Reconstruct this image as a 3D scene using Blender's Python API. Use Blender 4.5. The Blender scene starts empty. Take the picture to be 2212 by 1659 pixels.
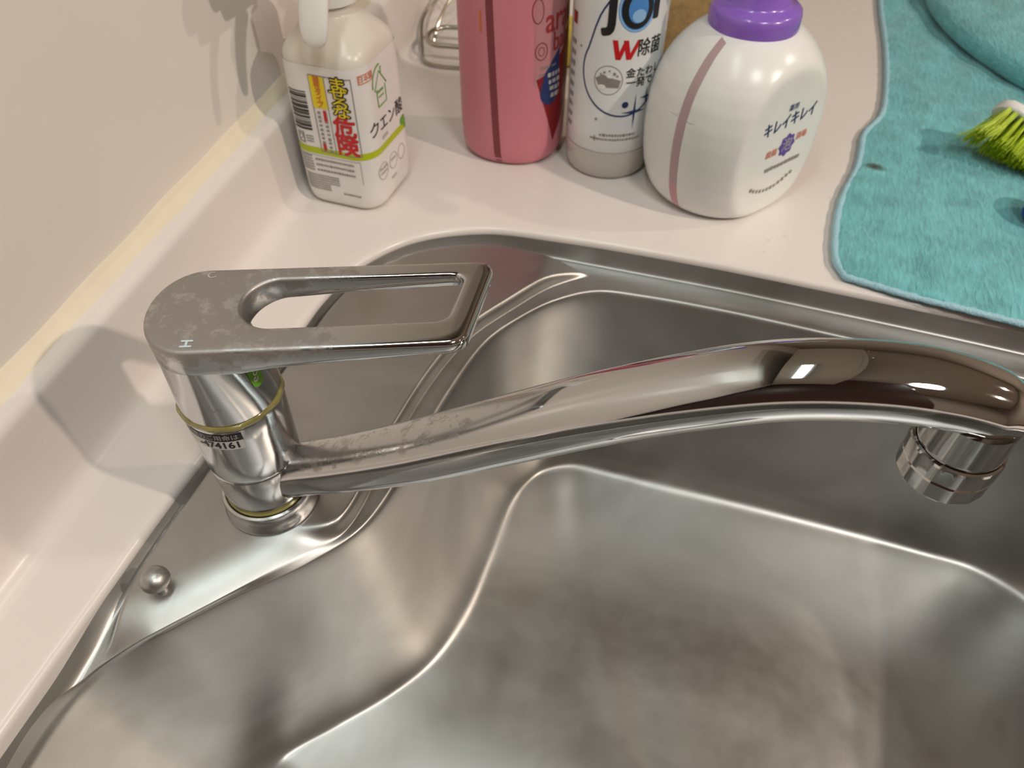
import bpy, bmesh, math, random
import numpy as np
from mathutils import Vector, Matrix

random.seed(7)
rng = np.random.default_rng(7)
SC = bpy.context.scene
COL = SC.collection
PI = math.pi

# ------------------------------------------------------------------ camera
cam_d = bpy.data.cameras.new('camera')
cam = bpy.data.objects.new('camera', cam_d)
COL.objects.link(cam)
cam_d.sensor_width = 36.0
cam_d.lens = 1660.0 / 2212.0 * 36.0
cam_d.clip_start = 0.01
cam_d.clip_end = 50
cam.location = (0.18709, -0.17932, 0.335)
cam.rotation_euler = (math.radians(90 - 47.5), 0, math.radians(17.5))
cam_d.dof.use_dof = True
cam_d.dof.focus_distance = 0.315
cam_d.dof.aperture_fstop = 15.0
SC.camera = cam

# ------------------------------------------------------------------ world, exposure
SC.view_settings.view_transform = 'Standard'
SC.view_settings.look = 'None'
SC.view_settings.gamma = 1.0
SC.view_settings.use_curve_mapping = False
SC.view_settings.exposure = 0.16
SC.cycles.max_bounces = 6
SC.cycles.diffuse_bounces = 3
SC.cycles.glossy_bounces = 5
SC.cycles.transmission_bounces = 5
SC.cycles.caustics_reflective = False
SC.cycles.caustics_refractive = False
SC.cycles.adaptive_threshold = 0.02
W = bpy.data.worlds.new('room_world')
SC.world = W
W.use_nodes = True
W.node_tree.nodes['Background'].inputs[0].default_value = (0.9, 0.8, 0.7, 1)
W.node_tree.nodes['Background'].inputs[1].default_value = 0.05


def area(name, loc, rot, size, power, color, shape='DISK', size_y=None):
    d = bpy.data.lights.new(name, 'AREA')
    d.shape = shape
    d.size = size
    if size_y:
        d.size_y = size_y
    d.energy = power
    d.color = color
    o = bpy.data.objects.new(name, d)
    COL.objects.link(o)
    o.location = loc
    o.rotation_euler = rot
    return o


CEIL = 1.75
WARM = (1.0, 0.84, 0.70)
COOL = (0.90, 1.0, 0.96)
LAMP_A = (1.55, -0.12, 1.20)
LAMP_B = (2.10, 0.90, 1.66)
LAMP_C = (0.95, -0.75, 1.70)
LAMP_K = (0.06, -0.10, 0.892)
area('downlight_lamp_a', LAMP_A, (0, 0, 0), 0.06, 19, WARM)
area('downlight_lamp_b', LAMP_B, (0, 0, 0), 0.08, 15, WARM)
area('fill_lamp_light', LAMP_C, (0, 0, 0), 0.40, 12.0, (1.0, 0.98, 0.93))  # added fill out of view, brightens the bottle fronts
area('cabinet_tube_light', LAMP_K, (0, 0, 0), 0.04, 1.35, COOL, 'RECTANGLE', 0.50)

# ------------------------------------------------------------------ node helpers


def new_mat(name):
    m = bpy.data.materials.new(name)
    m.use_nodes = True
    nt = m.node_tree
    b = nt.nodes['Principled BSDF']
    return m, nt, b


def node(nt, t, **kw):
    n = nt.nodes.new(t)
    for k, v in kw.items():
        if hasattr(n, k):
            setattr(n, k, v)
    return n


def setin(n, **kw):
    for k, v in kw.items():
        n.inputs[k.replace('_', ' ')].default_value = v


def c4(c):
    return (c[0], c[1], c[2], 1.0)


def srgb(r, g, b):
    f = lambda v: (v / 255 / 12.92) if v / 255 <= 0.04045 else ((v / 255 + 0.055) / 1.055) ** 2.4
    return (f(r), f(g), f(b))


def plain(name, col, rough=0.4, metal=0.0, spec=0.5, noise=0.04, scale=40.0, bump=0.0, bscale=200.0,
          trans=0.0, sss=0.0, coat=0.0, ior=1.45):
    """principled colour with a little procedural mottling and relief"""
    m, nt, b = new_mat(name)
    tc = node(nt, 'ShaderNodeTexCoord')
    nz = node(nt, 'ShaderNodeTexNoise')
    setin(nz, Scale=scale, Detail=4.0)
    nt.links.new(tc.outputs['Object'], nz.inputs['Vector'])
    mx = node(nt, 'ShaderNodeMix', data_type='RGBA')
    mx.inputs[6].default_value = c4([max(0, x * (1 - noise)) for x in col])
    mx.inputs[7].default_value = c4([min(1, x * (1 + noise)) for x in col])
    nt.links.new(nz.outputs['Fac'], mx.inputs[0])
    nt.links.new(mx.outputs[2], b.inputs['Base Color'])
    b.inputs['Roughness'].default_value = rough
    b.inputs['Metallic'].default_value = metal
    b.inputs['Specular IOR Level'].default_value = spec
    b.inputs['IOR'].default_value = ior
    if trans:
        b.inputs['Transmission Weight'].default_value = trans
    if sss:
        b.inputs['Subsurface Weight'].default_value = sss
        b.inputs['Subsurface Radius'].default_value = (0.01, 0.01, 0.01)
        b.inputs['Subsurface Scale'].default_value = 0.6
    if coat:
        b.inputs['Coat Weight'].default_value = coat
        b.inputs['Coat Roughness'].default_value = 0.08
    if bump:
        n2 = node(nt, 'ShaderNodeTexNoise')
        setin(n2, Scale=bscale, Detail=3.0)
        nt.links.new(tc.outputs['Object'], n2.inputs['Vector'])
        bp = node(nt, 'ShaderNodeBump')
        setin(bp, Strength=bump, Distance=0.001)
        nt.links.new(n2.outputs['Fac'], bp.inputs['Height'])
        nt.links.new(bp.outputs[0], b.inputs['Normal'])
    return m


def ramp(nt, src, p0, p1, c0=(0, 0, 0, 1), c1=(1, 1, 1, 1)):
    r = node(nt, 'ShaderNodeValToRGB')
    r.color_ramp.elements[0].position = p0
    r.color_ramp.elements[1].position = p1
    r.color_ramp.elements[0].color = c0
    r.color_ramp.elements[1].color = c1
    nt.links.new(src, r.inputs[0])
    return r.outputs[0]


def math_node(nt, op, a, b=None):
    n = node(nt, 'ShaderNodeMath', operation=op)
    for i, v in enumerate((a, b)):
        if v is None:
            continue
        if isinstance(v, (int, float)):
            n.inputs[i].default_value = v
        else:
            nt.links.new(v, n.inputs[i])
    return n.outputs[0]


# --- brushed stainless steel with water stains
def steel_material():
    m, nt, b = new_mat('stainless_steel')
    tc = node(nt, 'ShaderNodeTexCoord')
    n1 = node(nt, 'ShaderNodeTexNoise')
    setin(n1, Scale=9.0, Detail=4.0, Roughness=0.55, Distortion=0.8)
    nt.links.new(tc.outputs['Object'], n1.inputs['Vector'])
    n2 = node(nt, 'ShaderNodeTexNoise')
    setin(n2, Scale=55.0, Detail=3.0, Roughness=0.6)
    nt.links.new(tc.outputs['Object'], n2.inputs['Vector'])
    mp = node(nt, 'ShaderNodeMapping')
    mp.inputs['Rotation'].default_value = (0, 0, 0.6)
    mp.inputs['Scale'].default_value = (900, 40, 900)
    nt.links.new(tc.outputs['Object'], mp.inputs[0])
    n3 = node(nt, 'ShaderNodeTexNoise')
    setin(n3, Scale=1.0, Detail=3.0)
    nt.links.new(mp.outputs[0], n3.inputs['Vector'])
    mx = node(nt, 'ShaderNodeMix', data_type='RGBA')
    mx.inputs[6].default_value = (0.39, 0.385, 0.37, 1)
    mx.inputs[7].default_value = (0.50, 0.50, 0.49, 1)
    nt.links.new(ramp(nt, n1.outputs['Fac'], 0.35, 0.65), mx.inputs[0])
    nt.links.new(mx.outputs[2], b.inputs['Base Color'])
    b.inputs['Metallic'].default_value = 1.0
    r1 = math_node(nt, 'MULTIPLY', n1.outputs['Fac'], 0.14)
    r2 = math_node(nt, 'MULTIPLY', n2.outputs['Fac'], 0.10)
    rr = math_node(nt, 'ADD', math_node(nt, 'ADD', r1, r2), 0.275)
    nt.links.new(rr, b.inputs['Roughness'])
    bp = node(nt, 'ShaderNodeBump')
    setin(bp, Strength=0.05, Distance=0.0005)
    nt.links.new(n3.outputs['Fac'], bp.inputs['Height'])
    nt.links.new(bp.outputs[0], b.inputs['Normal'])
    return m


# --- chrome plating, dulled by limescale where the 'lime' attribute says
def chrome_material():
    m, nt, b = new_mat('chrome_plating')
    tc = node(nt, 'ShaderNodeTexCoord')
    at = node(nt, 'ShaderNodeAttribute')
    at.attribute_name = 'lime'
    n1 = node(nt, 'ShaderNodeTexNoise')
    setin(n1, Scale=120.0, Detail=6.0, Roughness=0.72, Distortion=0.25)
    nt.links.new(tc.outputs['Object'], n1.inputs['Vector'])
    edge = math_node(nt, 'SUBTRACT', 0.80, math_node(nt, 'MULTIPLY', at.outputs['Fac'], 0.42))
    msk = math_node(nt, 'MULTIPLY', math_node(nt, 'SUBTRACT', n1.outputs['Fac'], edge), 9.0)
    mc = node(nt, 'ShaderNodeClamp')
    nt.links.new(msk, mc.inputs[0])
    mx = node(nt, 'ShaderNodeMix', data_type='RGBA')
    mx.inputs[6].default_value = (0.57, 0.575, 0.58, 1)
    mx.inputs[7].default_value = (0.43, 0.405, 0.39, 1)
    nt.links.new(mc.outputs[0], mx.inputs[0])
    nt.links.new(mx.outputs[2], b.inputs['Base Color'])
    b.inputs['Metallic'].default_value = 1.0
    rr = math_node(nt, 'ADD', math_node(nt, 'MULTIPLY', mc.outputs[0], 0.18),
                   math_node(nt, 'ADD', 0.035, math_node(nt, 'MULTIPLY', at.outputs['Fac'], 0.30)))
    nt.links.new(rr, b.inputs['Roughness'])
    return m


# --- pale glossy worktop
def counter_material():
    m, nt, b = new_mat('white_worktop')
    tc = node(nt, 'ShaderNodeTexCoord')
    n1 = node(nt, 'ShaderNodeTexNoise')
    setin(n1, Scale=14.0, Detail=5.0)
    nt.links.new(tc.outputs['Object'], n1.inputs['Vector'])
    mx = node(nt, 'ShaderNodeMix', data_type='RGBA')
    mx.inputs[6].default_value = (0.745, 0.69, 0.66, 1)
    mx.inputs[7].default_value = (0.80, 0.745, 0.71, 1)
    nt.links.new(n1.outputs['Fac'], mx.inputs[0])
    nt.links.new(mx.outputs[2], b.inputs['Base Color'])
    n2 = node(nt, 'ShaderNodeTexNoise')
    setin(n2, Scale=30.0, Detail=4.0)
    nt.links.new(tc.outputs['Object'], n2.inputs['Vector'])
    nt.links.new(math_node(nt, 'ADD', math_node(nt, 'MULTIPLY', n2.outputs['Fac'], 0.12), 0.20), b.inputs['Roughness'])
    b.inputs['Specular IOR Level'].default_value = 0.5
    return m


# --- terry cloth
def towel_material(name, col, stain=None):
    m, nt, b = new_mat(name)
    tc = node(nt, 'ShaderNodeTexCoord')
    n1 = node(nt, 'ShaderNodeTexNoise')
    setin(n1, Scale=45.0, Detail=5.0)
    nt.links.new(tc.outputs['Object'], n1.inputs['Vector'])
    mp = node(nt, 'ShaderNodeMapping')
    mp.inputs['Rotation'].default_value = (0, 0, 0.12)
    mp.inputs['Scale'].default_value = (1, 0.22, 1)
    nt.links.new(tc.outputs['Object'], mp.inputs[0])
    n2 = node(nt, 'ShaderNodeTexNoise')
    setin(n2, Scale=420.0, Detail=2.0, Distortion=0.6)
    nt.links.new(mp.outputs[0], n2.inputs['Vector'])
    mx = node(nt, 'ShaderNodeMix', data_type='RGBA')
    mx.inputs[6].default_value = c4([v * 0.78 for v in col])
    mx.inputs[7].default_value = c4([min(1, v * 1.25) for v in col])
    mixf = math_node(nt, 'ADD', math_node(nt, 'MULTIPLY', n1.outputs['Fac'], 0.5),
                     math_node(nt, 'MULTIPLY', n2.outputs['Fac'], 0.5))
    nt.links.new(ramp(nt, mixf, 0.35, 0.65), mx.inputs[0])
    out = mx.outputs[2]
    if stain:
        vd = node(nt, 'ShaderNodeVectorMath', operation='DISTANCE')
        ns = node(nt, 'ShaderNodeTexNoise')
        setin(ns, Scale=160.0, Detail=3.0)
        nt.links.new(tc.outputs['Object'], ns.inputs['Vector'])
        mp2 = node(nt, 'ShaderNodeMapping')
        mp2.vector_type = 'POINT'
        mp2.inputs['Location'].default_value = (-stain[0], -stain[1], 0)
        nt.links.new(tc.outputs['Object'], mp2.inputs[0])
        mp3 = node(nt, 'ShaderNodeMapping')
        mp3.inputs['Rotation'].default_value = (0, 0, 0.35)
        mp3.inputs['Scale'].default_value = (0.85, 1.5, 0)
        nt.links.new(mp2.outputs[0], mp3.inputs[0])
        nt.links.new(mp3.outputs[0], vd.inputs[0])
        vd.inputs[1].default_value = (0, 0, 0)
        dd = math_node(nt, 'ADD', vd.outputs['Value'], math_node(nt, 'MULTIPLY', ns.outputs['Fac'], 0.006))
        sm = ramp(nt, dd, 0.0068, 0.0105, (1, 1, 1, 1), (0, 0, 0, 1))
        mx2 = node(nt, 'ShaderNodeMix', data_type='RGBA')
        nt.links.new(out, mx2.inputs[6])
        mx2.inputs[7].default_value = (0.028, 0.03, 0.012, 1)
        nt.links.new(sm, mx2.inputs[0])
        out = mx2.outputs[2]
    nt.links.new(out, b.inputs['Base Color'])
    b.inputs['Roughness'].default_value = 0.95
    b.inputs['Sheen Weight'].default_value = 0.3
    b.inputs['Specular IOR Level'].default_value = 0.15
    bp = node(nt, 'ShaderNodeBump')
    setin(bp, Strength=0.9, Distance=0.0015)
    nt.links.new(n2.outputs['Fac'], bp.inputs['Height'])
    nt.links.new(bp.outputs[0], b.inputs['Normal'])
    return m


M = {}
M['steel'] = steel_material()
M['chrome'] = chrome_material()
M['counter'] = counter_material()
M['wall'] = plain('white_wall_panel', (0.82, 0.77, 0.72), 0.32, noise=0.03, scale=9)
M['paint'] = plain('cream_paint', (0.46, 0.40, 0.34), 0.7, noise=0.03, scale=5)
M['ceiling'] = plain('white_ceiling', (0.78, 0.75, 0.70), 0.8, noise=0.02, scale=4)
M['wood'] = plain('brown_wood_floor', (0.16, 0.085, 0.045), 0.45, noise=0.3, scale=8)
M['dark_wood'] = plain('dark_wood_veneer', (0.05, 0.022, 0.018), 0.35, noise=0.3, scale=8)
M['caulk'] = plain('yellowed_caulk', (0.80, 0.715, 0.56), 0.35, noise=0.06, scale=60, bump=0.1, bscale=80)
M['cab'] = plain('cabinet_laminate', (0.62, 0.56, 0.47), 0.35)
M['grime'] = plain('yellow_grime_ring', (0.27, 0.24, 0.075), 0.2, noise=0.55, scale=90, coat=0.5)
M['white_plastic'] = plain('white_plastic', (0.80, 0.79, 0.76), 0.22, sss=0)
M['frost'] = plain('frosted_plastic', (0.70, 0.66, 0.58), 0.28, sss=0)
M['film'] = plain('white_shrink_film', (0.78, 0.755, 0.73), 0.25)
M['pink'] = plain('pink_plastic', (0.62, 0.21, 0.26), 0.38, sss=0)
M['pink_dark'] = plain('dark_pink_window', (0.20, 0.035, 0.045), 0.35)
M['label_pale'] = plain('pale_pink_film', (0.50, 0.22, 0.24), 0.3)
M['joy_white'] = plain('white_label_film', (0.76, 0.78, 0.78), 0.24)
M['clear_base'] = plain('clear_soap_base', (0.80, 0.75, 0.70), 0.12, trans=0.35, ior=1.35)
M['soap_white'] = plain('white_soap_bottle', (0.80, 0.81, 0.79), 0.26, sss=0)
M['purple'] = plain('purple_plastic', (0.26, 0.125, 0.55), 0.24, coat=0.3)
M['window_pink'] = plain('pink_soap_window', (0.60, 0.30, 0.33), 0.3)
M['window_pale'] = plain('pale_mauve_window', (0.46, 0.33, 0.35), 0.3)
M['wire'] = plain('chromed_wire', (0.45, 0.42, 0.36), 0.2, metal=1.0)
M['sponge_tan'] = plain('tan_sponge', (0.36, 0.24, 0.10), 0.95, noise=0.5, scale=70, bump=0.9, bscale=260)
M['sponge_dark'] = plain('dark_scouring_pad', (0.07, 0.055, 0.04), 0.95, noise=0.5, scale=120, bump=0.9, bscale=400)
M['sponge_yellow'] = plain('yellow_sponge', (0.72, 0.55, 0.10), 0.9, noise=0.3, scale=90, bump=0.8, bscale=300)
M['towel'] = towel_material('teal_terry', (0.145, 0.44, 0.47), stain=(0.2965, 0.405))
M['towel_flap'] = towel_material('teal_terry_fold', (0.16, 0.46, 0.49))
M['hem'] = plain('pale_blue_hem', (0.36, 0.60, 0.70), 0.85, noise=0.15, scale=400, bump=0.8, bscale=700)
M['bristle'] = plain('lime_bristle', (0.50, 0.66, 0.02), 0.45, noise=0.25, scale=150)
M['blue'] = plain('blue_plastic', (0.02, 0.06, 0.42), 0.3)
M['black'] = plain('black_ink', (0.012, 0.012, 0.014), 0.4)
M['red'] = plain('red_ink', (0.55, 0.012, 0.015), 0.4)
M['dark_red'] = plain('dark_red_ink', (0.22, 0.006, 0.008), 0.35)
M['letter_red'] = plain('letter_red_ink', (0.33, 0.03, 0.03), 0.35)
M['navy'] = plain('navy_ink', (0.014, 0.03, 0.13), 0.4)
M['blue_ink'] = plain('blue_ink', (0.08, 0.27, 0.66), 0.35)
M['pale_blue'] = plain('pale_blue_ink', (0.30, 0.55, 0.85), 0.35)
M['yellow'] = plain('yellow_ink', (0.80, 0.62, 0.01), 0.4)
M['orange'] = plain('orange_ink', (0.62, 0.17, 0.015), 0.4)
M['coral'] = plain('coral_ink', (0.65, 0.22, 0.14), 0.4)
M['lime_ink'] = plain('lime_ink', (0.45, 0.52, 0.01), 0.4)
M['green'] = plain('green_ink', (0.14, 0.36, 0.03), 0.4)
M['grey'] = plain('grey_ink', (0.26, 0.235, 0.22), 0.45)
M['light_grey'] = plain('light_grey_ink', (0.47, 0.44, 0.42), 0.45)
M['white_ink'] = plain('white_ink', (0.82, 0.80, 0.77), 0.4)
M['sticker'] = plain('silver_sticker', (0.62, 0.62, 0.60), 0.4)
M['purple_ink'] = plain('purple_ink', (0.12, 0.06, 0.33), 0.4)
M['mark'] = plain('pale_blue_mark', (0.55, 0.66, 0.70), 0.5)


def water_material():
    m, nt, b_ = new_mat('clear_water')
    tr_ = node(nt, 'ShaderNodeBsdfTransparent')
    gl = node(nt, 'ShaderNodeBsdfGlossy')
    gl.inputs['Roughness'].default_value = 0.03
    fr = node(nt, 'ShaderNodeLayerWeight')
    fr.inputs['Blend'].default_value = 0.25
    mx = node(nt, 'ShaderNodeMixShader')
    nt.links.new(math_node(nt, 'MULTIPLY', fr.outputs['Facing'], 0.5), mx.inputs[0])
    nt.links.new(tr_.outputs[0], mx.inputs[1])
    nt.links.new(gl.outputs[0], mx.inputs[2])
    nt.links.new(mx.outputs[0], nt.nodes['Material Output'].inputs[0])
    return m


M['water'] = water_material()
M['lamp_ring'] = plain('lamp_trim', (0.8, 0.8, 0.8), 0.4)

# ------------------------------------------------------------------ mesh helpers


def mk(name, verts, faces, mat, parent=None, sharp=40, smooth=True):
    me = bpy.data.meshes.new(name)
    me.from_pydata([tuple(map(float, v)) for v in verts], [], faces)
    me.validate()
    me.update()
    bm = bmesh.new()
    bm.from_mesh(me)
    bmesh.ops.remove_doubles(bm, verts=bm.verts, dist=1e-7)
    bmesh.ops.recalc_face_normals(bm, faces=bm.faces)
    bm.to_mesh(me)
    bm.free()
    if smooth:
        me.polygons.foreach_set('use_smooth', [True] * len(me.polygons))
        me.set_sharp_from_angle(angle=math.radians(sharp))
    me.materials.append(mat)
    o = bpy.data.objects.new(name, me)
    COL.objects.link(o)
    if parent:
        o.parent = parent
    return o


def tag(o, label, cat, group=None, kind=None):
    if label:
        o['label'] = label
    if cat:
        o['category'] = cat
    if group:
        o['group'] = group
    if kind:
        o['kind'] = kind
    return o


def thing(name, label, cat, loc=(0, 0, 0), rz=0.0, group=None):
    o = bpy.data.objects.new(name, None)
    o.empty_display_size = 0.02
    COL.objects.link(o)
    o.location = loc
    o.rotation_euler = (0, 0, rz)
    return tag(o, label, cat, group)


class MB:
    def __init__(s):
        s.v = []
        s.f = []

    def add(s, v, f):
        k = len(s.v)
        s.v += [tuple(p) for p in v]
        s.f += [tuple(i + k for i in q) for q in f]
        return s

    def loft(s, loops, closed=True, cap0=False, cap1=False):
        n = len(loops[0])
        v = [p for L in loops for p in L]
        f = []
        for a in range(len(loops) - 1):
            for i in range(n if closed else n - 1):
                j = (i + 1) % n
                f.append((a * n + i, a * n + j, (a + 1) * n + j, (a + 1) * n + i))
        if cap0:
            f.append(tuple(range(n)))
        if cap1:
            f.append(tuple(range((len(loops) - 1) * n, len(loops) * n)))
        return s.add(v, f)

    def box(s, x0, x1, y0, y1, z0, z1):
        v = [(x0, y0, z0), (x1, y0, z0), (x1, y1, z0), (x0, y1, z0), (x0, y0, z1), (x1, y0, z1), (x1, y1, z1), (x0, y1, z1)]
        return s.add(v, [(0, 3, 2, 1), (4, 5, 6, 7), (0, 1, 5, 4), (1, 2, 6, 5), (2, 3, 7, 6), (3, 0, 4, 7)])

    def lathe(s, prof, seg=64, c=(0, 0), cap0=True, cap1=True):
        loops = [[(c[0] + r * math.cos(2 * PI * i / seg), c[1] + r * math.sin(2 * PI * i / seg), z) for i in range(seg)] for r, z in prof]
        return s.loft(loops, True, cap0, cap1)

    def tube(s, pts, r, seg=10, caps=True):
        pts = [Vector(p) for p in pts]
        loops = []
        up = Vector((0, 0, 1))
        prev = None
        for i, p in enumerate(pts):
            t = (pts[min(i + 1, len(pts) - 1)] - pts[max(i - 1, 0)]).normalized()
            if prev is None:
                a = t.cross(up)
                if a.length < 1e-4:
                    a = t.cross(Vector((1, 0, 0)))
            else:
                a = prev - t * prev.dot(t)
            a.normalize()
            prev = a
            b = t.cross(a)
            rr = r[i] if isinstance(r, (list, tuple)) else r
            loops.append([p + a * rr * math.cos(2 * PI * k / seg) + b * rr * math.sin(2 * PI * k / seg) for k in range(seg)])
        return s.loft(loops, True, caps, caps)

    def build(s, name, mat, parent=None, **k):
        return mk(name, s.v, s.f, mat, parent, **k)


def catmull(P, K, closed=False):
    P = np.array(P, float)
    n = len(P)
    out = []
    for i in range(n if closed else n - 1):
        if closed:
            a, b, c, d = P[(i - 1) % n], P[i], P[(i + 1) % n], P[(i + 2) % n]
        else:
            a, b, c, d = P[max(i - 1, 0)], P[i], P[i + 1], P[min(i + 2, n - 1)]
        # centripetal tangents
        d1, d2, d3 = (max(np.linalg.norm(q) ** 0.5, 1e-5) for q in (b - a, c - b, d - c))
        if np.linalg.norm(b - a) < 1e-9:
            m1 = c - b
        else:
            m1 = ((b - a) / d1 - (c - a) / (d1 + d2) + (c - b) / d2) * d2
        if np.linalg.norm(d - c) < 1e-9:
            m2 = c - b
        else:
            m2 = ((c - b) / d2 - (d - b) / (d2 + d3) + (d - c) / d3) * d2
        for k in range(K):
            t = k / K
            t2, t3 = t * t, t * t * t
            out.append((2 * t3 - 3 * t2 + 1) * b + (t3 - 2 * t2 + t) * m1 + (-2 * t3 + 3 * t2) * c + (t3 - t2) * m2)
    if not closed:
        out.append(P[-1])
    return np.array(out)


def smoothstep(a, b, x):
    t = np.clip((np.asarray(x, float) - a) / (b - a), 0, 1)
    return t * t * (3 - 2 * t)


def interp(xs, ys, x):
    return np.interp(x, xs, ys)


def dist_poly(P, L):
    """distance of points P (n,2) to the closed polyline L (m,2)"""
    A = L
    B = np.roll(L, -1, axis=0)
    d = B - A
    l2 = (d ** 2).sum(1) + 1e-18
    out = np.empty(len(P))
    for i in range(0, len(P), 2000):
        q = P[i:i + 2000][:, None, :]
        t = np.clip(((q - A) * d).sum(2) / l2, 0, 1)
        e = q - (A + t[..., None] * d)
        out[i:i + 2000] = np.sqrt((e ** 2).sum(2)).min(1)
    return out


def set_attr(o, name, vals):
    a = o.data.attributes.new(name, 'FLOAT', 'POINT')
    a.data.foreach_set('value', np.asarray(vals, dtype=np.float32))


def coords(o):
    a = np.empty(len(o.data.vertices) * 3)
    o.data.vertices.foreach_get('co', a)
    return a.reshape(-1, 3)


# ------------------------------------------------------------------ the setting
def wall_x(y):
    return -0.1175 - 0.068 * y


def face_x(y):
    return -0.1005 - 0.064 * y


Y0, Y1, X1 = -2.2, 2.0, 3.2
FLOOR = -0.85
b = MB()
v = [(wall_x(Y0), Y0, FLOOR), (wall_x(Y1), Y1, FLOOR), (wall_x(Y1), Y1, CEIL), (wall_x(Y0), Y0, CEIL)]
v += [(x - 0.08, y, z) for x, y, z in v]
b.add(v, [(0, 1, 2, 3), (7, 6, 5, 4), (0, 4, 5, 1), (1, 5, 6, 2), (2, 6, 7, 3), (3, 7, 4, 0)])
tag(b.build('wall_left', M['wall'], smooth=False), 'white kitchen wall panel behind the tap', None, kind='structure')
for nm, bx, mt in (('wall_back', (-0.4, X1, Y1, Y1 + 0.08, FLOOR, CEIL), 'paint'),
                   ('wall_front', (-0.1, X1, Y0 - 0.08, Y0, FLOOR, CEIL), 'paint'),
                   ('wall_right', (X1, X1 + 0.08, Y0 - 0.08, Y1 + 0.08, FLOOR, CEIL), 'paint'),
                   ('floor', (-0.5, X1 + 0.08, Y0 - 0.08, Y1 + 0.08, FLOOR - 0.06, FLOOR), 'wood'),
                   ('ceiling', (-0.5, X1 + 0.08, Y0 - 0.08, Y1 + 0.08, CEIL, CEIL + 0.06), 'ceiling')):
    tag(MB().box(*bx).build(nm, M[mt], smooth=False), None, None, kind='structure')

# lamps of the room and an added fill lamp (their light is set at the top of the script)
t = thing('ceiling_downlight', 'round ceiling downlight towards the far wall', 'light', (LAMP_B[0], LAMP_B[1], CEIL))
MB().lathe([(0.075, 0), (0.075, -0.012), (0.070, -0.016), (0.05, -0.016), (0.046, -0.004)], 48, cap0=False, cap1=False).build('trim_ring', M['lamp_ring'], t)
MB().tube([(0, 0, 0), (0, 0, -0.088)], 0.006, 8).build('stem', M['lamp_ring'], t)
t = thing('pendant_lamp', 'small pendant lamp hanging over the dining side of the room', 'light', (LAMP_A[0], LAMP_A[1], CEIL))
dzl = LAMP_A[2] - CEIL
MB().tube([(0, 0, 0), (0, 0, dzl + 0.05)], 0.003, 8).build('cord', M['black'], t)
MB().lathe([(0.010, dzl + 0.06), (0.028, dzl + 0.05), (0.034, dzl + 0.03), (0.035, dzl + 0.004), (0.033, dzl + 0.004), (0.031, dzl + 0.028), (0.008, dzl + 0.046)], 48, cap0=True, cap1=False).build('shade', M['lamp_ring'], t)
t = thing('fill_lamp', 'large round fill lamp added to brighten the bottle fronts', 'light', (LAMP_C[0], LAMP_C[1], CEIL))
MB().lathe([(0.23, 0), (0.23, -0.03), (0.225, -0.035), (0.215, -0.035), (0.21, -0.01)], 64, cap0=False, cap1=False).build('housing', M['lamp_ring'], t)
# wall cabinet over the sink (above the frame) with a tube lamp under it
WC = thing('wall_cabinet', 'cream wall cabinet hanging above the sink', 'cabinet', (0, 0, 0.92))
MB().box(-0.05, 0.24, -0.74, 1.06, 0.0, 0.72).build('carcass', M['cab'], WC, smooth=False)
for i in range(4):
    d = MB().box(0.241, 0.26, -0.735 + i * 0.45, -0.295 + i * 0.45, -0.01, 0.715).build('door', M['cab'], WC, smooth=False)
    MB().tube([(0.26, -0.32 + i * 0.45, 0.04), (0.28, -0.32 + i * 0.45, 0.04), (0.28, -0.32 + i * 0.45, 0.16), (0.26, -0.32 + i * 0.45, 0.16)], 0.004, 8).build('handle', M['wire'], d)
TL = thing('tube_lamp', 'slim tube lamp fixed under the wall cabinet', 'light', (LAMP_K[0], LAMP_K[1], 0.92))
MB().box(-0.03, 0.03, -0.29, 0.29, -0.022, -0.0005).build('housing', M['lamp_ring'], TL, smooth=False)

# tall dark cupboard added behind the camera to darken reflections in the metal
t = thing('tall_blocker', 'tall dark wood cupboard added behind the camera to darken reflections', 'blocker', (0, 0, FLOOR))
MB().box(-0.01, 0.64, -1.36, -0.775, 0.06, 2.35).box(0.0, 0.60, -1.34, -0.80, 0.0, 0.06).build('carcass', M['dark_wood'], t, smooth=False)
for z0, z1 in ((0.07, 1.30), (1.31, 2.34)):
    d = MB().box(0.642, 0.662, -1.355, -0.785, z0, z1).build('door', M['dark_wood'], t, smooth=False)
    MB().tube([(0.662, -0.83, z0 + 0.5), (0.685, -0.83, z0 + 0.5), (0.685, -0.83, z0 + 0.7), (0.662, -0.83, z0 + 0.7)], 0.005, 8).build('handle', M['wire'], d)

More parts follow.
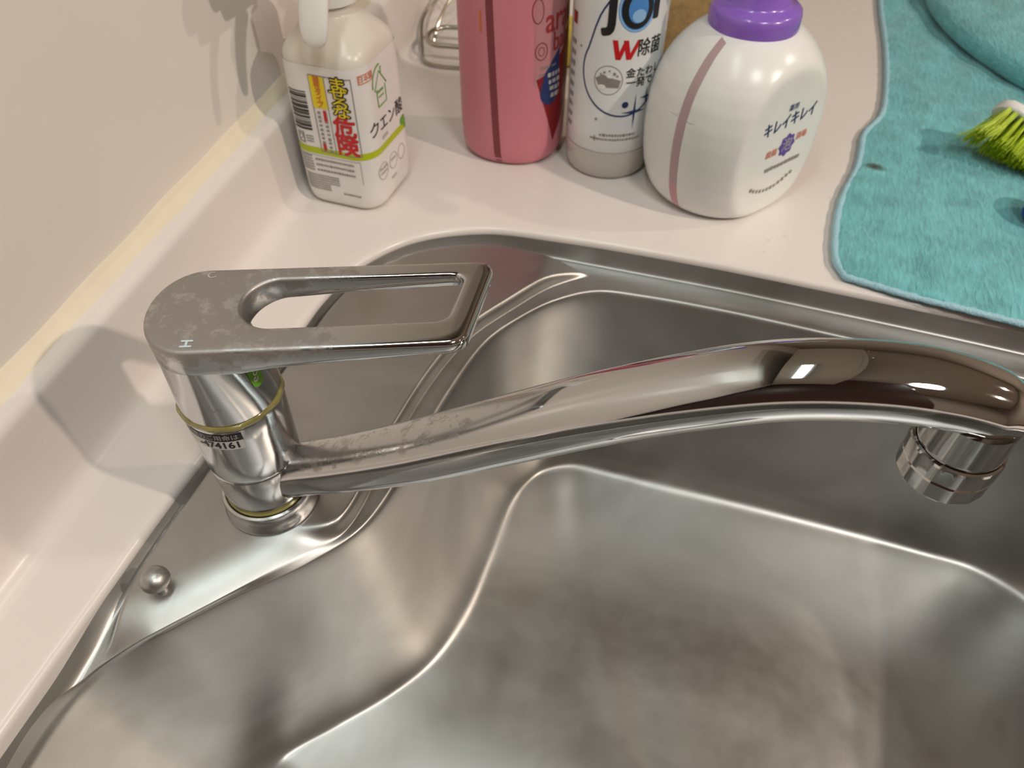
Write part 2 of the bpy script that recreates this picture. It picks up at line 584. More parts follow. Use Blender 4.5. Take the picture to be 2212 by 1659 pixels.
# ------------------------------------------------------------------ sink outlines (plan, metres)
ST = [  # counter edge, ledge edge, bowl rim, bowl floor
    ((-44, -300), (-41, -300), (-38, -300), (-12, -290)),
    ((-44.5, -180), (-41.5, -180), (-38.5, -180), (-14, -170)),
    ((-45.5, -114), (-41, -110), (-38.5, -108), (-12, -105)),
    ((-46, -69), (-17, -79), (-14.7, -76), (4, -72)),
    ((-46.6, -40), (2, -55.5), (4, -53.4), (26, -47)),
    ((-46.6, -14), (26, -25), (29, -27), (51, -18)),
    ((-46, 20), (41, -4.5), (47, 1), (70, 12)),
    ((-45, 56), (42.7, 56), (53, 45), (81, 50)),
    ((-44, 115), (46.5, 112), (56, 103), (83, 95)),
    ((-43.4, 146), (55, 151), (64.7, 153.6), (82, 146)),
    ((-36, 183), (71, 183), (79, 181), (86, 168)),
    ((-12.5, 220), (93.3, 217.7), (97, 204.5), (97, 187)),
    ((32, 245.5), (121, 238), (122, 223), (120, 200)),
    ((83, 252.3), (150, 245.5), (150, 229.5), (150, 202)),
    ((180, 255.7), (200, 248), (200, 232), (215, 201.5)),
    ((275, 254), (276, 245.7), (277, 229.6), (300, 202.5)),
    ((386, 250), (391, 241.4), (388, 224.5), (390, 202)),
    ((455, 245), (452, 236), (446, 219), (434, 199)),
    ((512, 215), (500, 209), (490, 197), (468, 180)),
    ((535, 150), (522, 150), (512, 150), (486, 140)),
    ((538, 0), (525, 0), (515, 0), (488, 0)),
    ((538, -250), (525, -250), (515, -250), (488, -250)),
    ((520, -400), (508, -393), (500, -388), (470, -370)),
    ((450, -450), (445, -440), (440, -432), (425, -405)),
    ((250, -455), (250, -443), (250, -435), (250, -408)),
    ((60, -450), (62, -440), (65, -432), (80, -405)),
    ((-25, -400), (-22, -394), (-17, -387), (10, -365)),
]
KS = 22
LO, L1, L2, L3 = (catmull([np.array(s[i]) / 1000 for s in ST], KS, True) for i in range(4))
NS = len(LO)
stn = np.arange(NS) / KS   # station number of every sample

# ---- worktop: flat slab with the sink cut-out, rounded lip, upstand along the wall
ZC = 0.006
cen = np.array([0.24, -0.1])
XR, YN, YF = 0.62, -0.75, 1.5


def perim(d):
    """first hit of a ray from cen with the worktop's flat outline"""
    ts = []
    if d[0] > 0:
        ts.append((XR - cen[0]) / d[0])
    if d[1] > 0:
        ts.append((YF - cen[1]) / d[1])
    if d[1] < 0:
        ts.append((YN - cen[1]) / d[1])
    # left: x = face_x(y) + .014
    den = d[0] + 0.064 * d[1]
    if den < 0:
        ts.append((-0.1005 + 0.014 - 0.064 * cen[1] - cen[0]) / den)
    return cen + d * min(t for t in ts if t > 0)


nrm = np.roll(LO, -1, 0) - np.roll(LO, 1, 0)
nrm = np.stack([nrm[:, 1], -nrm[:, 0]], 1)
nrm /= np.linalg.norm(nrm, axis=1)[:, None]
if ((LO - cen) * nrm).sum() < 0:
    nrm = -nrm
outer = np.array([perim((p - cen) / np.linalg.norm(p - cen)) for p in LO])
for cx_, cy_ in ((XR, YF), (XR, YN), (face_x(YF) + 0.014, YF), (face_x(YN) + 0.014, YN)):
    i = np.argmin(np.hypot(outer[:, 0] - cx_, outer[:, 1] - cy_))
    outer[i] = (cx_, cy_)
b = MB()
R_ = 0.0045
loops = [[(p[0], p[1], ZC) for p in outer]]
for fr in (0.6, 0.3, 0.12):
    q = LO + nrm * R_
    loops.append([(a[0] + (o_[0] - a[0]) * fr, a[1] + (o_[1] - a[1]) * fr, ZC) for a, o_ in zip(q, outer)])
for k in range(7):
    a = k / 6 * PI / 2
    q = LO + nrm * R_ * (1 - math.sin(a))
    loops.append([(p[0], p[1], ZC - R_ * (1 - math.cos(a))) for p in q])
loops.append([(p[0], p[1], ZC - 0.012) for p in LO])
loops.append([(p[0], p[1], ZC - 0.012) for p in LO + nrm * 0.03])
b.loft(loops)
# upstand profile (distance from wall face line n, z) swept along the wall
prof = []
TOPZ = 0.066
for k in range(6):      # fold fillet
    a = k / 5 * PI / 2
    prof.append((0.014 - 0.011 * math.sin(a), ZC + 0.011 * (1 - math.cos(a))))
prof.append((0.0025, ZC + 0.02))
prof.append((0.001, TOPZ - 0.012))
for k in range(7):
    a = k / 6 * PI / 2
    prof.append((0.0 - 0.006 * (1 - math.cos(a)), TOPZ - 0.006 + 0.006 * math.sin(a)))
loops = []
ys = np.linspace(YN, YF, 60)
for y in ys:
    L = [(face_x(y) + n, y, z) for n, z in prof]
    L.append((wall_x(y) + 0.0005, y, TOPZ + 0.0005))
    L.append((wall_x(y) + 0.0005, y, ZC - 0.03))
    loops.append(L)
b.loft(loops, closed=False)
# front apron
b.add([(XR, YN, ZC), (XR, YF, ZC), (XR, YF, ZC - 0.04), (XR, YN, ZC - 0.04)], [(0, 1, 2, 3)])
worktop = b.build('kitchen_worktop', M['counter'], sharp=50)
tag(worktop, 'glossy white kitchen worktop with a raised upstand along the wall', 'worktop')

# yellowed sealant bead between upstand and wall
loops = []
for i, y in enumerate(np.linspace(YN, YF, 140)):
    w = wall_x(y)
    j = 0.0006 * math.sin(i * 1.3) + 0.0004 * math.sin(i * 0.37)
    loops.append([(w - 0.001, y, TOPZ - 0.002), (w + 0.0075 + j, y, TOPZ - 0.001), (w + 0.0068 + j, y, TOPZ + 0.0010), (w + 0.0038, y, TOPZ + 0.0030),
                  (w + 0.0016, y, TOPZ + 0.0055 + j), (w + 0.0004, y, TOPZ + 0.0080 + j), (w - 0.001, y, TOPZ + 0.0085)])
bb = MB().loft(loops, closed=True, cap0=True, cap1=True)
tag(bb.build('trim_1', M['caulk'], sharp=70), 'yellowed sealant bead where the upstand meets the wall', None, kind='structure')

# ---- base cabinet carrying the worktop (below view)
t = thing('base_cabinet', 'cream base cabinet under the worktop and sink', 'cabinet', (0, 0, FLOOR))
h = -FLOOR + ZC - 0.041
b = MB().box(0.56, 0.58, -0.74, 1.48, 0.08, h).box(-0.02, 0.56, -0.74, -0.72, 0, h).box(-0.15, 0.56, 1.46, 1.48, 0, h)
b.box(0.0, 0.54, -0.72, 1.46, 0.0, 0.08)
b.build('carcass', M['cab'], t, smooth=False)
for i in range(4):
    y0 = -0.73 + i * 0.55
    d = MB().box(0.581, 0.6, y0, y0 + 0.54, 0.09, h - 0.01).build('door', M['cab'], t, smooth=False)
    MB().tube([(0.6, y0 + 0.17, h - 0.06), (0.622, y0 + 0.17, h - 0.06), (0.622, y0 + 0.37, h - 0.06), (0.6, y0 + 0.37, h - 0.06)], 0.005, 8).build('handle', M['wire'], d)

# ------------------------------------------------------------------ sink
ZL = -0.009
sink = thing('kitchen_sink', 'stainless steel sink with a faucet deck and deep bowl', 'sink', (0, 0, 0))
b = MB()
NT = 56
# strip between counter edge and ledge edge
OO = LO + nrm * 0.006
mr = smoothstep(2.3, 3.0, stn) * (1 - smoothstep(4.8, 6.2, stn))      # deck rolls straight into the bowl
mn = np.maximum(1 - smoothstep(1.9, 2.9, stn), smoothstep(25.2, 26.0, stn))   # near side: no ledge at all
w_roll = 0.003 + 0.019 * mr
zl_s = ZL + 0.003 * mr - 0.004 * mn - 0.0025 * smoothstep(11.5, 13.5, stn) * (1 - mn)
ts = 0.5 - 0.5 * np.cos(np.linspace(0, 1, NT + 1) * PI)      # samples cluster towards both edges
P = np.array([LO * (1 - q) + L1 * q for q in ts])            # (NT+1, NS, 2)
flat = P.reshape(-1, 2)
dO = dist_poly(flat, LO).reshape(NT + 1, NS)
dL = dist_poly(flat, L1).reshape(NT + 1, NS)
zl = zl_s[None, :]
h0 = (0.0010 - 0.005 * mn)[None, :]
base = h0 + (zl - h0) * np.sin(np.clip(dO / 0.0055, 0, 1) * PI / 2)
PX, PY = P[..., 0] * 1000, P[..., 1] * 1000
a_s = np.where(PY > 100, interp([-46, -38, -23, 0, 21, 64, 100, 112, 130], [2.6, 3.0, 4.8, 6.6, 7.2, 10.0, 13.0, 14.5, 16.5], PX),
               interp([-112, -98, -79, -55, -30], [14, 8.5, 5.8, 3.4, 2.6], PY)) / 1000
a_s = np.where((PX > 160) | (PY < -130), 0.05, a_s)
tt = np.clip(dL / w_roll[None, :], 0, 1)
mask2 = smoothstep(0.0, 1.0, tt) * (1 - mr) + (1 - (1 - tt) ** 2) * mr
wid = 0.0026 + 0.004 * smoothstep(60, 110, PX) + 0.004 * (1 - smoothstep(-100, -62, PY))
mask1 = smoothstep(0.0, 1.0, (dO - a_s) / wid)
fade = np.where(PY > 150, 1 - smoothstep(80, 122, PX), smoothstep(-106, -70, PY))
mask = mask1 * mask2 * fade
z = base * (1 - mask)
loops = [[(p[0], p[1], -0.0045) for p in OO]]
for a in range(NT + 1):
    loops.append([(P[a, i, 0], P[a, i, 1], z[a, i]) for i in range(NS)])
# ledge to rim
for q in (0.35, 0.7):
    loops.append([(L1[i, 0] * (1 - q) + L2[i, 0] * q, L1[i, 1] * (1 - q) + L2[i, 1] * q, zl_s[i] - (0.0004 + 0.0030 * mr[i] + 0.006 * mn[i]) * q) for i in range(NS)])
PQ = [(0, -0.0004), (0.035, -0.0009), (0.07, -0.0022), (0.105, -0.0045), (0.135, -0.0080), (0.16, -0.0125), (0.20, -0.024), (0.26, -0.045),
      (0.33, -0.070), (0.41, -0.098), (0.49, -0.122), (0.56, -0.138), (0.63, -0.1495), (0.71, -0.1585), (0.80, -0.1650), (0.90, -0.1695),
      (1.02, -0.1722), (1.16, -0.1736), (1.35, -0.1743)]
q = catmull(PQ, 3)
for qa, dz in q:
    loops.append([(L2[i, 0] * (1 - qa) + L3[i, 0] * qa, L2[i, 1] * (1 - qa) + L3[i, 1] * qa, zl_s[i] - 0.0030 * mr[i] - 0.006 * mn[i] + dz * (1 - mn[i]) + mn[i] * (interp([0, 0.16, 0.33, 0.49, 0.63, 0.8, 1.02, 1.4], [0, -0.034, -0.078, -0.122, -0.1495, -0.165, -0.1722, -0.1743], qa))) for i in range(NS)])
last = np.array(loops[-1])
dc = np.array([0.26, -0.12, -0.190])
for fr in (0.12, 0.28, 0.45, 0.62, 0.78, 0.90):
    loops.append([tuple(last[i] * (1 - fr) + dc * fr) for i in range(NS)])
b.loft(loops, cap1=True)
bowl = b.build('basin', M['steel'], sink, sharp=80)
# drain strainer in the middle of the bowl
b = MB().lathe([(0.055, 0.001), (0.058, 0.003), (0.056, 0.005), (0.05, 0.0045), (0.045, 0.001), (0.02, -0.001), (0.0, -0.001)], 48, cap0=False, cap1=False)
dr = b.build('drain', M['steel'], sink)
dr.location = (0.26, -0.12, -0.1885)
# small pull knob on the deck
b = MB().lathe([(0.0030, -0.002), (0.0030, 0.004), (0.0036, 0.0045), (0.0056, 0.0058), (0.0068, 0.0078), (0.0068, 0.0096), (0.0058, 0.0120),
                (0.0040, 0.0138), (0.0018, 0.0147), (0.0, 0.0149)], 40)
kn = b.build('pull_knob', M['steel'], sink)
kn.location = (-0.0245, -0.0625, 0.0)
kn['label'] = 'small round metal pull knob'

# ------------------------------------------------------------------ faucet
fa = thing('kitchen_faucet', 'chrome single-lever kitchen faucet with long swivel spout', 'faucet', (0, 0, 0))
b = MB().lathe([(0.0222, 0.0002), (0.0237, 0.0006), (0.0238, 0.0022), (0.0231, 0.0038), (0.0228, 0.0085), (0.0230, 0.0106), (0.0225, 0.0122), (0.0212, 0.0126), (0.0200, 0.0118)], 96, cap0=False)
br = b.build('base_ring', M['chrome'], fa)
set_attr(br, 'lime', np.full(len(br.data.vertices), 0.55))
b = MB().lathe([(0.0196, 0.0118), (0.0203, 0.0124), (0.0203, 0.0132), (0.0197, 0.0138)], 64)
b.build('grime_ring', M['grime'], fa)['label'] = 'yellow grime around the foot of the body'
b = MB().lathe([(0.0185, 0.0118), (0.0196, 0.0135), (0.0203, 0.018), (0.0209, 0.028), (0.0213, 0.0400), (0.0210, 0.0409), (0.0208, 0.0414), (0.0211, 0.0419),
                (0.0215, 0.0428), (0.0218, 0.055), (0.0221, 0.070), (0.0222, 0.0795), (0.0218, 0.0806), (0.0205, 0.0808)], 128)
bd = b.build('body', M['chrome'], fa, sharp=60)
set_attr(bd, 'lime', np.full(len(bd.data.vertices), 0.42))
# yellow grime between body and lever cap
loops = []
for i in range(96):
    a = 2 * PI * i / 96
    rr = 0.0217 + 0.0003 * math.sin(5 * a) + 0.0002 * math.sin(13 * a + 1)
    hz = 0.0019 + 0.0003 * math.sin(3 * a + 1)
    loops.append([(math.cos(a) * (rr + 0.0014 * math.cos(t_)), math.sin(a) * (rr + 0.0014 * math.cos(t_)), 0.0822 + hz * math.sin(t_)) for t_ in np.linspace(0, 2 * PI, 10, endpoint=False)])
loops.append(loops[0])
MB().loft(loops).build('gasket', M['grime'], fa)['label'] = 'yellow grimy ring under the lever cap'

# ---- lever handle
LA = math.radians(20.5)
lu = np.array([math.cos(LA), math.sin(LA)])
ln = np.array([-math.sin(LA), math.cos(LA)])


def rounded(pts, rad, n=10):
    pts = [np.array(p, float) for p in pts]
    out = []
    m = len(pts)
    for i in range(m):
        p0, p1, p2 = pts[i - 1], pts[i], pts[(i + 1) % m]
        r = rad[i]
        d0 = (p0 - p1) / np.linalg.norm(p0 - p1)
        d2 = (p2 - p1) / np.linalg.norm(p2 - p1)
        if r <= 0:
            out.append(p1)
            continue
        ang = math.acos(np.clip(d0 @ d2, -1, 1))
        l = r / math.tan(ang / 2)
        a, c = p1 + d0 * l, p1 + d2 * l
        cc = p1 + (d0 + d2) / np.linalg.norm(d0 + d2) * (r / math.sin(ang / 2))
        a0 = math.atan2(*(a - cc)[::-1])
        a1 = math.atan2(*(c - cc)[::-1])
        da = (a1 - a0 + PI) % (2 * PI) - PI
        for k in range(n + 1):
            out.append(cc + r * np.array([math.cos(a0 + da * k / n), math.sin(a0 + da * k / n)]))
    return np.array(out)


def resample(L, n):
    L = np.vstack([L, L[:1]])
    s = np.r_[0, np.cumsum(np.hypot(*np.diff(L, axis=0).T))]
    q = np.linspace(0, s[-1], n, endpoint=False)
    return np.stack([np.interp(q, s, L[:, 0]), np.interp(q, s, L[:, 1])], 1)


back = [(-20.5 * math.cos(a) if math.cos(a) > 0 else 0, 25.0 * math.sin(a)) for a in np.linspace(-PI / 2, PI / 2, 60)]
tip = rounded([(0, 25.0), (119.5, 24.6), (105.5, -24.6), (0, -25.0)], [0, 6.0, 8.0, 0], 12)[1:-1]
# go round: back from (0,-25) via (-20.5,0) to (0,25), then far corner, near corner
outl = np.vstack([np.array(back), tip]) / 1000
NO = 220
outl = resample(outl, NO)
slot = rounded([(17, -12.2), (17, 16.8), (106.3, 15.9), (98.5, -11.6)], [13.5, 14.0, 3.5, 7.0], 14) / 1000
sc_ = np.array([0.0615, 0.0024])


def ray_poly(L, c, d):
    best = None
    A = L
    B = np.roll(L, -1, 0)
    e = B - A
    den = d[0] * e[:, 1] - d[1] * e[:, 0]
    den = np.where(abs(den) < 1e-15, 1e-15, den)
    w = A - c
    t = (w[:, 0] * e[:, 1] - w[:, 1] * e[:, 0]) / den
    u = (w[:, 0] * d[1] - w[:, 1] * d[0]) / den
    ok = (t > 0) & (u >= -1e-9) & (u <= 1 + 1e-9)
    return c + d * t[ok].max()


inl = np.array([ray_poly(slot, sc_, (p - sc_) / np.linalg.norm(p - sc_)) for p in outl])


def offs(L, d):
    n = np.roll(L, -1, 0) - np.roll(L, 1, 0)
    n = np.stack([n[:, 1], -n[:, 0]], 1)
    n /= np.linalg.norm(n, axis=1)[:, None] + 1e-15
    # outline runs clockwise or not: make n point outwards
    if ((L - L.mean(0)) * n).sum() < 0:
        n = -n
    return L + n * d


ZT = 0.1310


def zbot(s):
    return ZT - interp([-0.03, 0.018, 0.03, 0.06, 0.12], [0.0135, 0.0135, 0.0112, 0.0088, 0.0062], s)


def to3(L, z):
    z = np.broadcast_to(z, (len(L),))
    return [(*(lu * p[0] + ln * p[1]), zz) for p, zz in zip(L, z)]


RF = 0.0020
loops = [to3(offs(outl, -0.004), zbot(outl[:, 0])), to3(offs(outl, -0.0012), zbot(outl[:, 0]) + 0.0002), to3(outl, zbot(outl[:, 0]) + 0.0016)]
loops.append(to3(outl, np.full(NO, ZT - RF)))
for k in range(1, 6):
    a = k / 5 * PI / 2
    loops.append(to3(offs(outl, -RF * (1 - math.cos(a))), ZT - RF + RF * math.sin(a)))
mid0, mid1 = offs(outl, -RF), None
RS = 0.0016
sl_top = np.array([ray_poly(offs(slot, RS), sc_, (p - sc_) / np.linalg.norm(p - sc_)) for p in outl])
for q in (0.25, 0.5, 0.75):
    L = mid0 * (1 - q) + sl_top * q
    loops.append(to3(L, ZT - 0.0004 * math.sin(PI * q) * 0))
for k in range(0, 6):
    a = k / 5 * PI / 2
    L = np.array([ray_poly(offs(slot, RS * (1 - math.sin(a))), sc_, (p - sc_) / np.linalg.norm(p - sc_)) for p in outl])
    loops.append(to3(L, ZT - RS * (1 - math.cos(a))))
loops.append(to3(inl, zbot(inl[:, 0]) + 0.0012))
loops.append(to3(offs(inl, 0.0010), zbot(inl[:, 0]) + 0.0002))
loops.append(to3(offs(inl, 0.0020), zbot(inl[:, 0])))
b = MB().loft(loops + [loops[0]])
# skirt of the cap
cap = []
for z_, q in ((0.0840, 0.0), (0.0845, 0.03), (0.092, 0.18), (0.102, 0.42), (0.112, 0.66), (0.119, 0.90), (0.1235, 1.0)):
    L = []
    for i in range(128):
        a = 2 * PI * i / 128
        cx_, sx_ = math.cos(a), math.sin(a)
        r0 = 0.0222 if z_ > 0.0842 else 0.0212
        lo = np.array([r0 * cx_, r0 * sx_])
        hi = np.array([(0.0135 if cx_ > 0 else 0.0200) * cx_, 0.0245 * sx_])
        p = lo * (1 - q) + hi * q
        L.append((*(lu * p[0] + ln * p[1]), z_))
    cap.append(L)
b.loft(cap, cap0=True)
lever = b.build('lever_handle', M['chrome'], fa, sharp=55)
c = coords(lever)
s_ = c[:, :2] @ lu
lime = np.clip(1.05 - smoothstep(0.035, 0.09, s_) * 1.05, 0, 1)
lime = np.where(c[:, 2] < 0.1285, 0.42 * (1 - smoothstep(0.03, 0.05, s_)), lime)
set_attr(lever, 'lime', lime)

# ---- text tools


def text_flat(body, size, bold=0.0, align='CENTER', rot=0.0, squeeze=1.0):
    cu = bpy.data.curves.new('lettering', 'FONT')
    cu.body = body
    cu.size = size
    cu.align_x = align
    cu.align_y = 'CENTER'
    cu.resolution_u = 3
    o = bpy.data.objects.new('lettering', cu)
    COL.objects.link(o)
    dg = bpy.context.evaluated_depsgraph_get()
    me = bpy.data.meshes.new_from_object(o.evaluated_get(dg))
    vs = [(v.co.x * squeeze, v.co.y) for v in me.vertices]
    fs = [tuple(p.vertices) for p in me.polygons]
    bpy.data.objects.remove(o)
    bpy.data.curves.remove(cu)
    bpy.data.meshes.remove(me)
    if rot:
        ca, sa = math.cos(rot), math.sin(rot)
        vs = [(x * ca - y * sa, x * sa + y * ca) for x, y in vs]
    if bold:      # heavier strokes: the same glyphs struck several times with a small shift
        n0 = len(vs)
        bb = bold * size
        sh = [(0, 0)] + [(bb * math.cos(PI / 4 * k), bb * math.sin(PI / 4 * k)) for k in range(8 if bold > 0.05 else 4 * 2)]
        fs = [tuple(i + k * n0 for i in f_) for k in range(len(sh)) for f_ in fs]
        vs = [(x + dx, y + dy, 6e-6 * k) for k, (dx, dy) in enumerate(sh) for x, y in vs]
    return vs, fs


class Flat:
    """flat print in (u, v) that is wrapped on to a surface"""

    def __init__(s):
        s.v, s.f = [], []

    def add(s, v, f, du=0, dv=0):
        k = len(s.v)
        s.v += [(p[0] + du, p[1] + dv, p[2] if len(p) > 2 else 0.0) for p in v]
        s.f += [tuple(i + k for i in q) for q in f]
        return s

    def text(s, body, size, u, v, **k):
        return s.add(*text_flat(body, size, **k), u, v)

    def rect(s, u0, u1, v0, v1):
        return s.add([(u0, v0), (u1, v0), (u1, v1), (u0, v1)], [(0, 1, 2, 3)])

    def frame(s, u0, u1, v0, v1, w):
        s.rect(u0, u1, v0, v0 + w).rect(u0, u1, v1 - w, v1)
        return s.rect(u0, u0 + w, v0 + w, v1 - w).rect(u1 - w, u1, v0 + w, v1 - w)

    def poly(s, pts):
        return s.add(pts, [tuple(range(len(pts)))])

    def ellipse(s, u, v, a, bb_, n=40):
        return s.poly([(u + a * math.cos(2 * PI * i / n), v + bb_ * math.sin(2 * PI * i / n)) for i in range(n)])

    def stroke(s, pts, w):
        pts = [np.array(p, float) for p in pts]
        L, R = [], []
        for i, p in enumerate(pts):
            t = pts[min(i + 1, len(pts) - 1)] - pts[max(i - 1, 0)]
            t = t / (np.linalg.norm(t) + 1e-12)
            n = np.array([-t[1], t[0]])
            ww = w[i] if isinstance(w, (list, tuple)) else w
            L.append(p + n * ww / 2)
            R.append(p - n * ww / 2)
        v = L + R
        n = len(pts)
        return s.add([tuple(q) for q in v], [(i, i + 1, n + i + 1, n + i) for i in range(n - 1)])

    def ring(s, u, v, a, bb_, w, n=48):
        return s.stroke([(u + a * math.cos(2 * PI * i / n), v + bb_ * math.sin(2 * PI * i / n)) for i in range(n + 1)], w)

    def greek(s, u0, u1, v, hgt, seed=1):
        r = random.Random(seed)
        u = u0
        while u < u1:
            w = r.uniform(0.5, 1.1) * hgt
            s.rect(u, min(u + w, u1), v - hgt / 2 * r.uniform(0.7, 1), v + hgt / 2 * r.uniform(0.7, 1))
            u += w + hgt * 0.25
        return s

    def wrap(s, fn, name, mat, parent, step=0.0015, label=None):
        bm = bmesh.new()
        vs = [bm.verts.new(p) for p in s.v]
        for f in s.f:
            try:
                bm.faces.new([vs[i] for i in f])
            except ValueError:
                pass
        for axis in (0, 1):
            vals = [p[axis] for p in s.v]
            u = math.floor(min(vals) / step) * step + step
            st = step if axis == 0 else step * 3
            while u < max(vals):
                nrm_ = (1, 0, 0) if axis == 0 else (0, 1, 0)
                bmesh.ops.bisect_plane(bm, geom=bm.verts[:] + bm.edges[:] + bm.faces[:], dist=1e-9,
                                       plane_co=(u, 0, 0) if axis == 0 else (0, u, 0), plane_no=nrm_)
                u += st
        for v_ in bm.verts:
            x, y, lf = v_.co
            p = Vector(fn(x, y))
            if lf > 0:
                e = 1e-4
                nn = (Vector(fn(x + e, y)) - p).cross(Vector(fn(x, y + e)) - p)
                p += nn.normalized() * lf
            v_.co = p
        me = bpy.data.meshes.new(name)
        bm.to_mesh(me)
        bm.free()
        me.materials.append(mat)
        me.polygons.foreach_set('use_smooth', [True] * len(me.polygons))
        o = bpy.data.objects.new(name, me)
        COL.objects.link(o)
        o.parent = parent
        if label:
            o['label'] = label
        return o


def cyl_map(R, ang0, lift=0.0001, c=(0, 0)):
    return lambda u, v: (c[0] + (R(v) + lift) * math.cos(ang0 + u / R(v)), c[1] + (R(v) + lift) * math.sin(ang0 + u / R(v)), v)


# marks on the lever
def lever_map(u, v):
    return (*(lu * u + ln * v), ZT + 0.00008)


Flat().text('H', 0.0062, 0.0005, -0.0198, rot=PI / 2 + 0.35 - LA, bold=0.03).wrap(lever_map, 'hot_mark', M['mark'], lever, label='pale letter H')
Flat().text('C', 0.0055, 0.0015, 0.0205, rot=0.3, bold=0.0).wrap(lever_map, 'cold_mark', M['light_grey'], lever, label='faint letter C')

# sticker on the body
bodyR = lambda z_: 0.0218 + (z_ - 0.055) * 0.0004 / 0.0245
sm = lambda lift: cyl_map(bodyR, math.radians(-90), lift)
st_ = Flat().rect(-0.0175, 0.0152, 0.0685, 0.0745).wrap(sm(0.00012), 'service_sticker', M['sticker'], fa, label='silver sticker with a black strip and a number')
Flat().rect(-0.0175, 0.0155, 0.0742, 0.0788).wrap(sm(0.00015), 'black_strip', M['black'], st_)
Flat().text('修理のご用命は', 0.0036, 0.0015, 0.0765).wrap(sm(0.00025), 'strip_lettering', M['light_grey'], st_)
Flat().text('-474161', 0.0058, 0.0045, 0.0714, bold=0.025, squeeze=1.0).wrap(sm(0.00025), 'number_lettering', M['black'], st_)
# eco sticker on the cap


def skirt_pt(u, v, lift):
    q = float(interp([0.0840, 0.0845, 0.092, 0.102, 0.112, 0.119, 0.1235], [0, 0.03, 0.18, 0.42, 0.66, 0.90, 1.0], v))
    a = math.radians(-24) + u / 0.021
    cx_, sx_ = math.cos(a), math.sin(a)
    ps = (0.0222 * (1 - q) + (0.0135 if cx_ > 0 else 0.02) * q) * cx_
    pn = (0.0222 * (1 - q) + 0.0245 * q) * sx_
    k_ = 1 + lift / math.hypot(ps, pn)
    return (*(lu * ps * k_ + ln * pn * k_), v)


es = Flat().poly([tuple(p) for p in rounded([(-0.0034, 0.0960), (0.0030, 0.0960), (0.0036, 0.1105), (-0.0028, 0.1105)], [0.003] * 4, 8)]).wrap(lambda u, v: skirt_pt(u, v, 0.0002), 'eco_sticker', M['green'], fa, label='green eco sticker')
Flat().text('eco', 0.0058, 0.0002, 0.1030, rot=PI / 2 - 0.45).wrap(lambda u, v: skirt_pt(u, v, 0.00035), 'eco_lettering', M['white_ink'], es)

# ---- spout
SA = math.radians(5)
su = Vector((math.cos(SA), math.sin(SA), 0))
sn = Vector((-math.sin(SA), math.cos(SA), 0))
CL = catmull([(12, 26), (30, 34.5), (48, 43), (84, 62.5), (126, 89), (163, 112), (195, 129.5), (224, 142), (252, 148.0), (273, 148.5), (290, 145), (299, 141)], 8) / 1000
sl = np.r_[0, np.cumsum(np.hypot(*np.diff(CL, axis=0).T))]
T_ = sl / sl[-1]
loops = []
lime_sp = []
NSEC = 72
for i, (s, z_) in enumerate(CL):
    a0, a1 = CL[max(i - 1, 0)], CL[min(i + 1, len(CL) - 1)]
    t = Vector((*(su * (a1[0] - a0[0]))[:2], a1[1] - a0[1])).normalized()
    up = sn.cross(t) * -1
    if up.z < 0:
        up = -up
    wdt = interp([0, 0.04, 0.10, 0.25, 0.5, 0.7, 0.9, 0.965, 0.99, 1], [0.0128, 0.0125, 0.0128, 0.0138, 0.0145, 0.0148, 0.0142, 0.0128, 0.0098, 0.0072], T_[i])
    hgt = interp([0, 0.04, 0.10, 0.25, 0.5, 0.7, 0.9, 0.965, 0.99, 1], [0.0115, 0.0112, 0.0115, 0.0125, 0.0132, 0.0132, 0.0122, 0.0112, 0.0088, 0.0060], T_[i])
    e = interp([0, 0.3, 0.6, 1], [0.72, 0.74, 0.92, 0.95], T_[i])
    c0 = Vector((*(su * s)[:2], z_))
    L = []
    for k in range(NSEC):
        th = 2 * PI * k / NSEC
        cs, sn_ = math.cos(th), math.sin(th)
        x = math.copysign(abs(cs) ** e, cs) * wdt
        y = math.copysign(abs(sn_) ** e, sn_) * hgt
        L.append(tuple(c0 + sn * x + up * y))
        lime_sp.append((T_[i], sn_))
    loops.append(L)
b = MB().loft(loops, cap0=True, cap1=True)
# drop of the outlet under the tip
nz = su * 0.2865
outlet = [(0.0140, 0.141), (0.0142, 0.132), (0.0143, 0.1275), (0.0144, 0.1260), (0.0142, 0.1256)]
b.lathe(outlet, 64, (nz.x, nz.y), cap0=True, cap1=True)
spout = b.build('spout', M['chrome'], fa, sharp=50)
c = coords(spout)
rr = c @ np.array(su)
nzs = np.empty(len(c) * 3)
spout.data.vertices.foreach_get('normal', nzs)
nzs = nzs.reshape(-1, 3)[:, 2]
set_attr(spout, 'lime', (1 - smoothstep(0.09, 0.17, rr)) * (0.30 + 0.42 * smoothstep(0.35, 0.8, nzs)))
# faceted aerator
b = MB()
loops = []
for r0, z_, fac in ((0.0145, 0.1256, 0), (0.0154, 0.1252, 0.3), (0.0157, 0.1242, 1), (0.0157, 0.1175, 1), (0.0151, 0.1168, 1), (0.0155, 0.1161, 1), (0.0155, 0.1092, 1),
                    (0.0149, 0.1082, 0.4), (0.0130, 0.1080, 0), (0.0124, 0.1100, 0), (0.004, 0.1102, 0)):
    L = []
    for i in range(96):
        a = 2 * PI * i / 96
        seg = 2 * PI / 12
        aa = (a % seg) - seg / 2
        f = math.cos(seg / 2) / max(math.cos(aa), 1e-6)
        f = min(1.0, f * 1.018)
        r = r0 * (1 - fac + fac * f)
        L.append((nz.x + r * math.cos(a), nz.y + r * math.sin(a), z_))
    loops.append(L)
b.loft(loops, cap1=True)
ae = b.build('aerator', M['chrome'], spout, sharp=12)
set_attr(ae, 'lime', np.full(len(ae.data.vertices), 0.12))
# ------------------------------------------------------------------ bottles


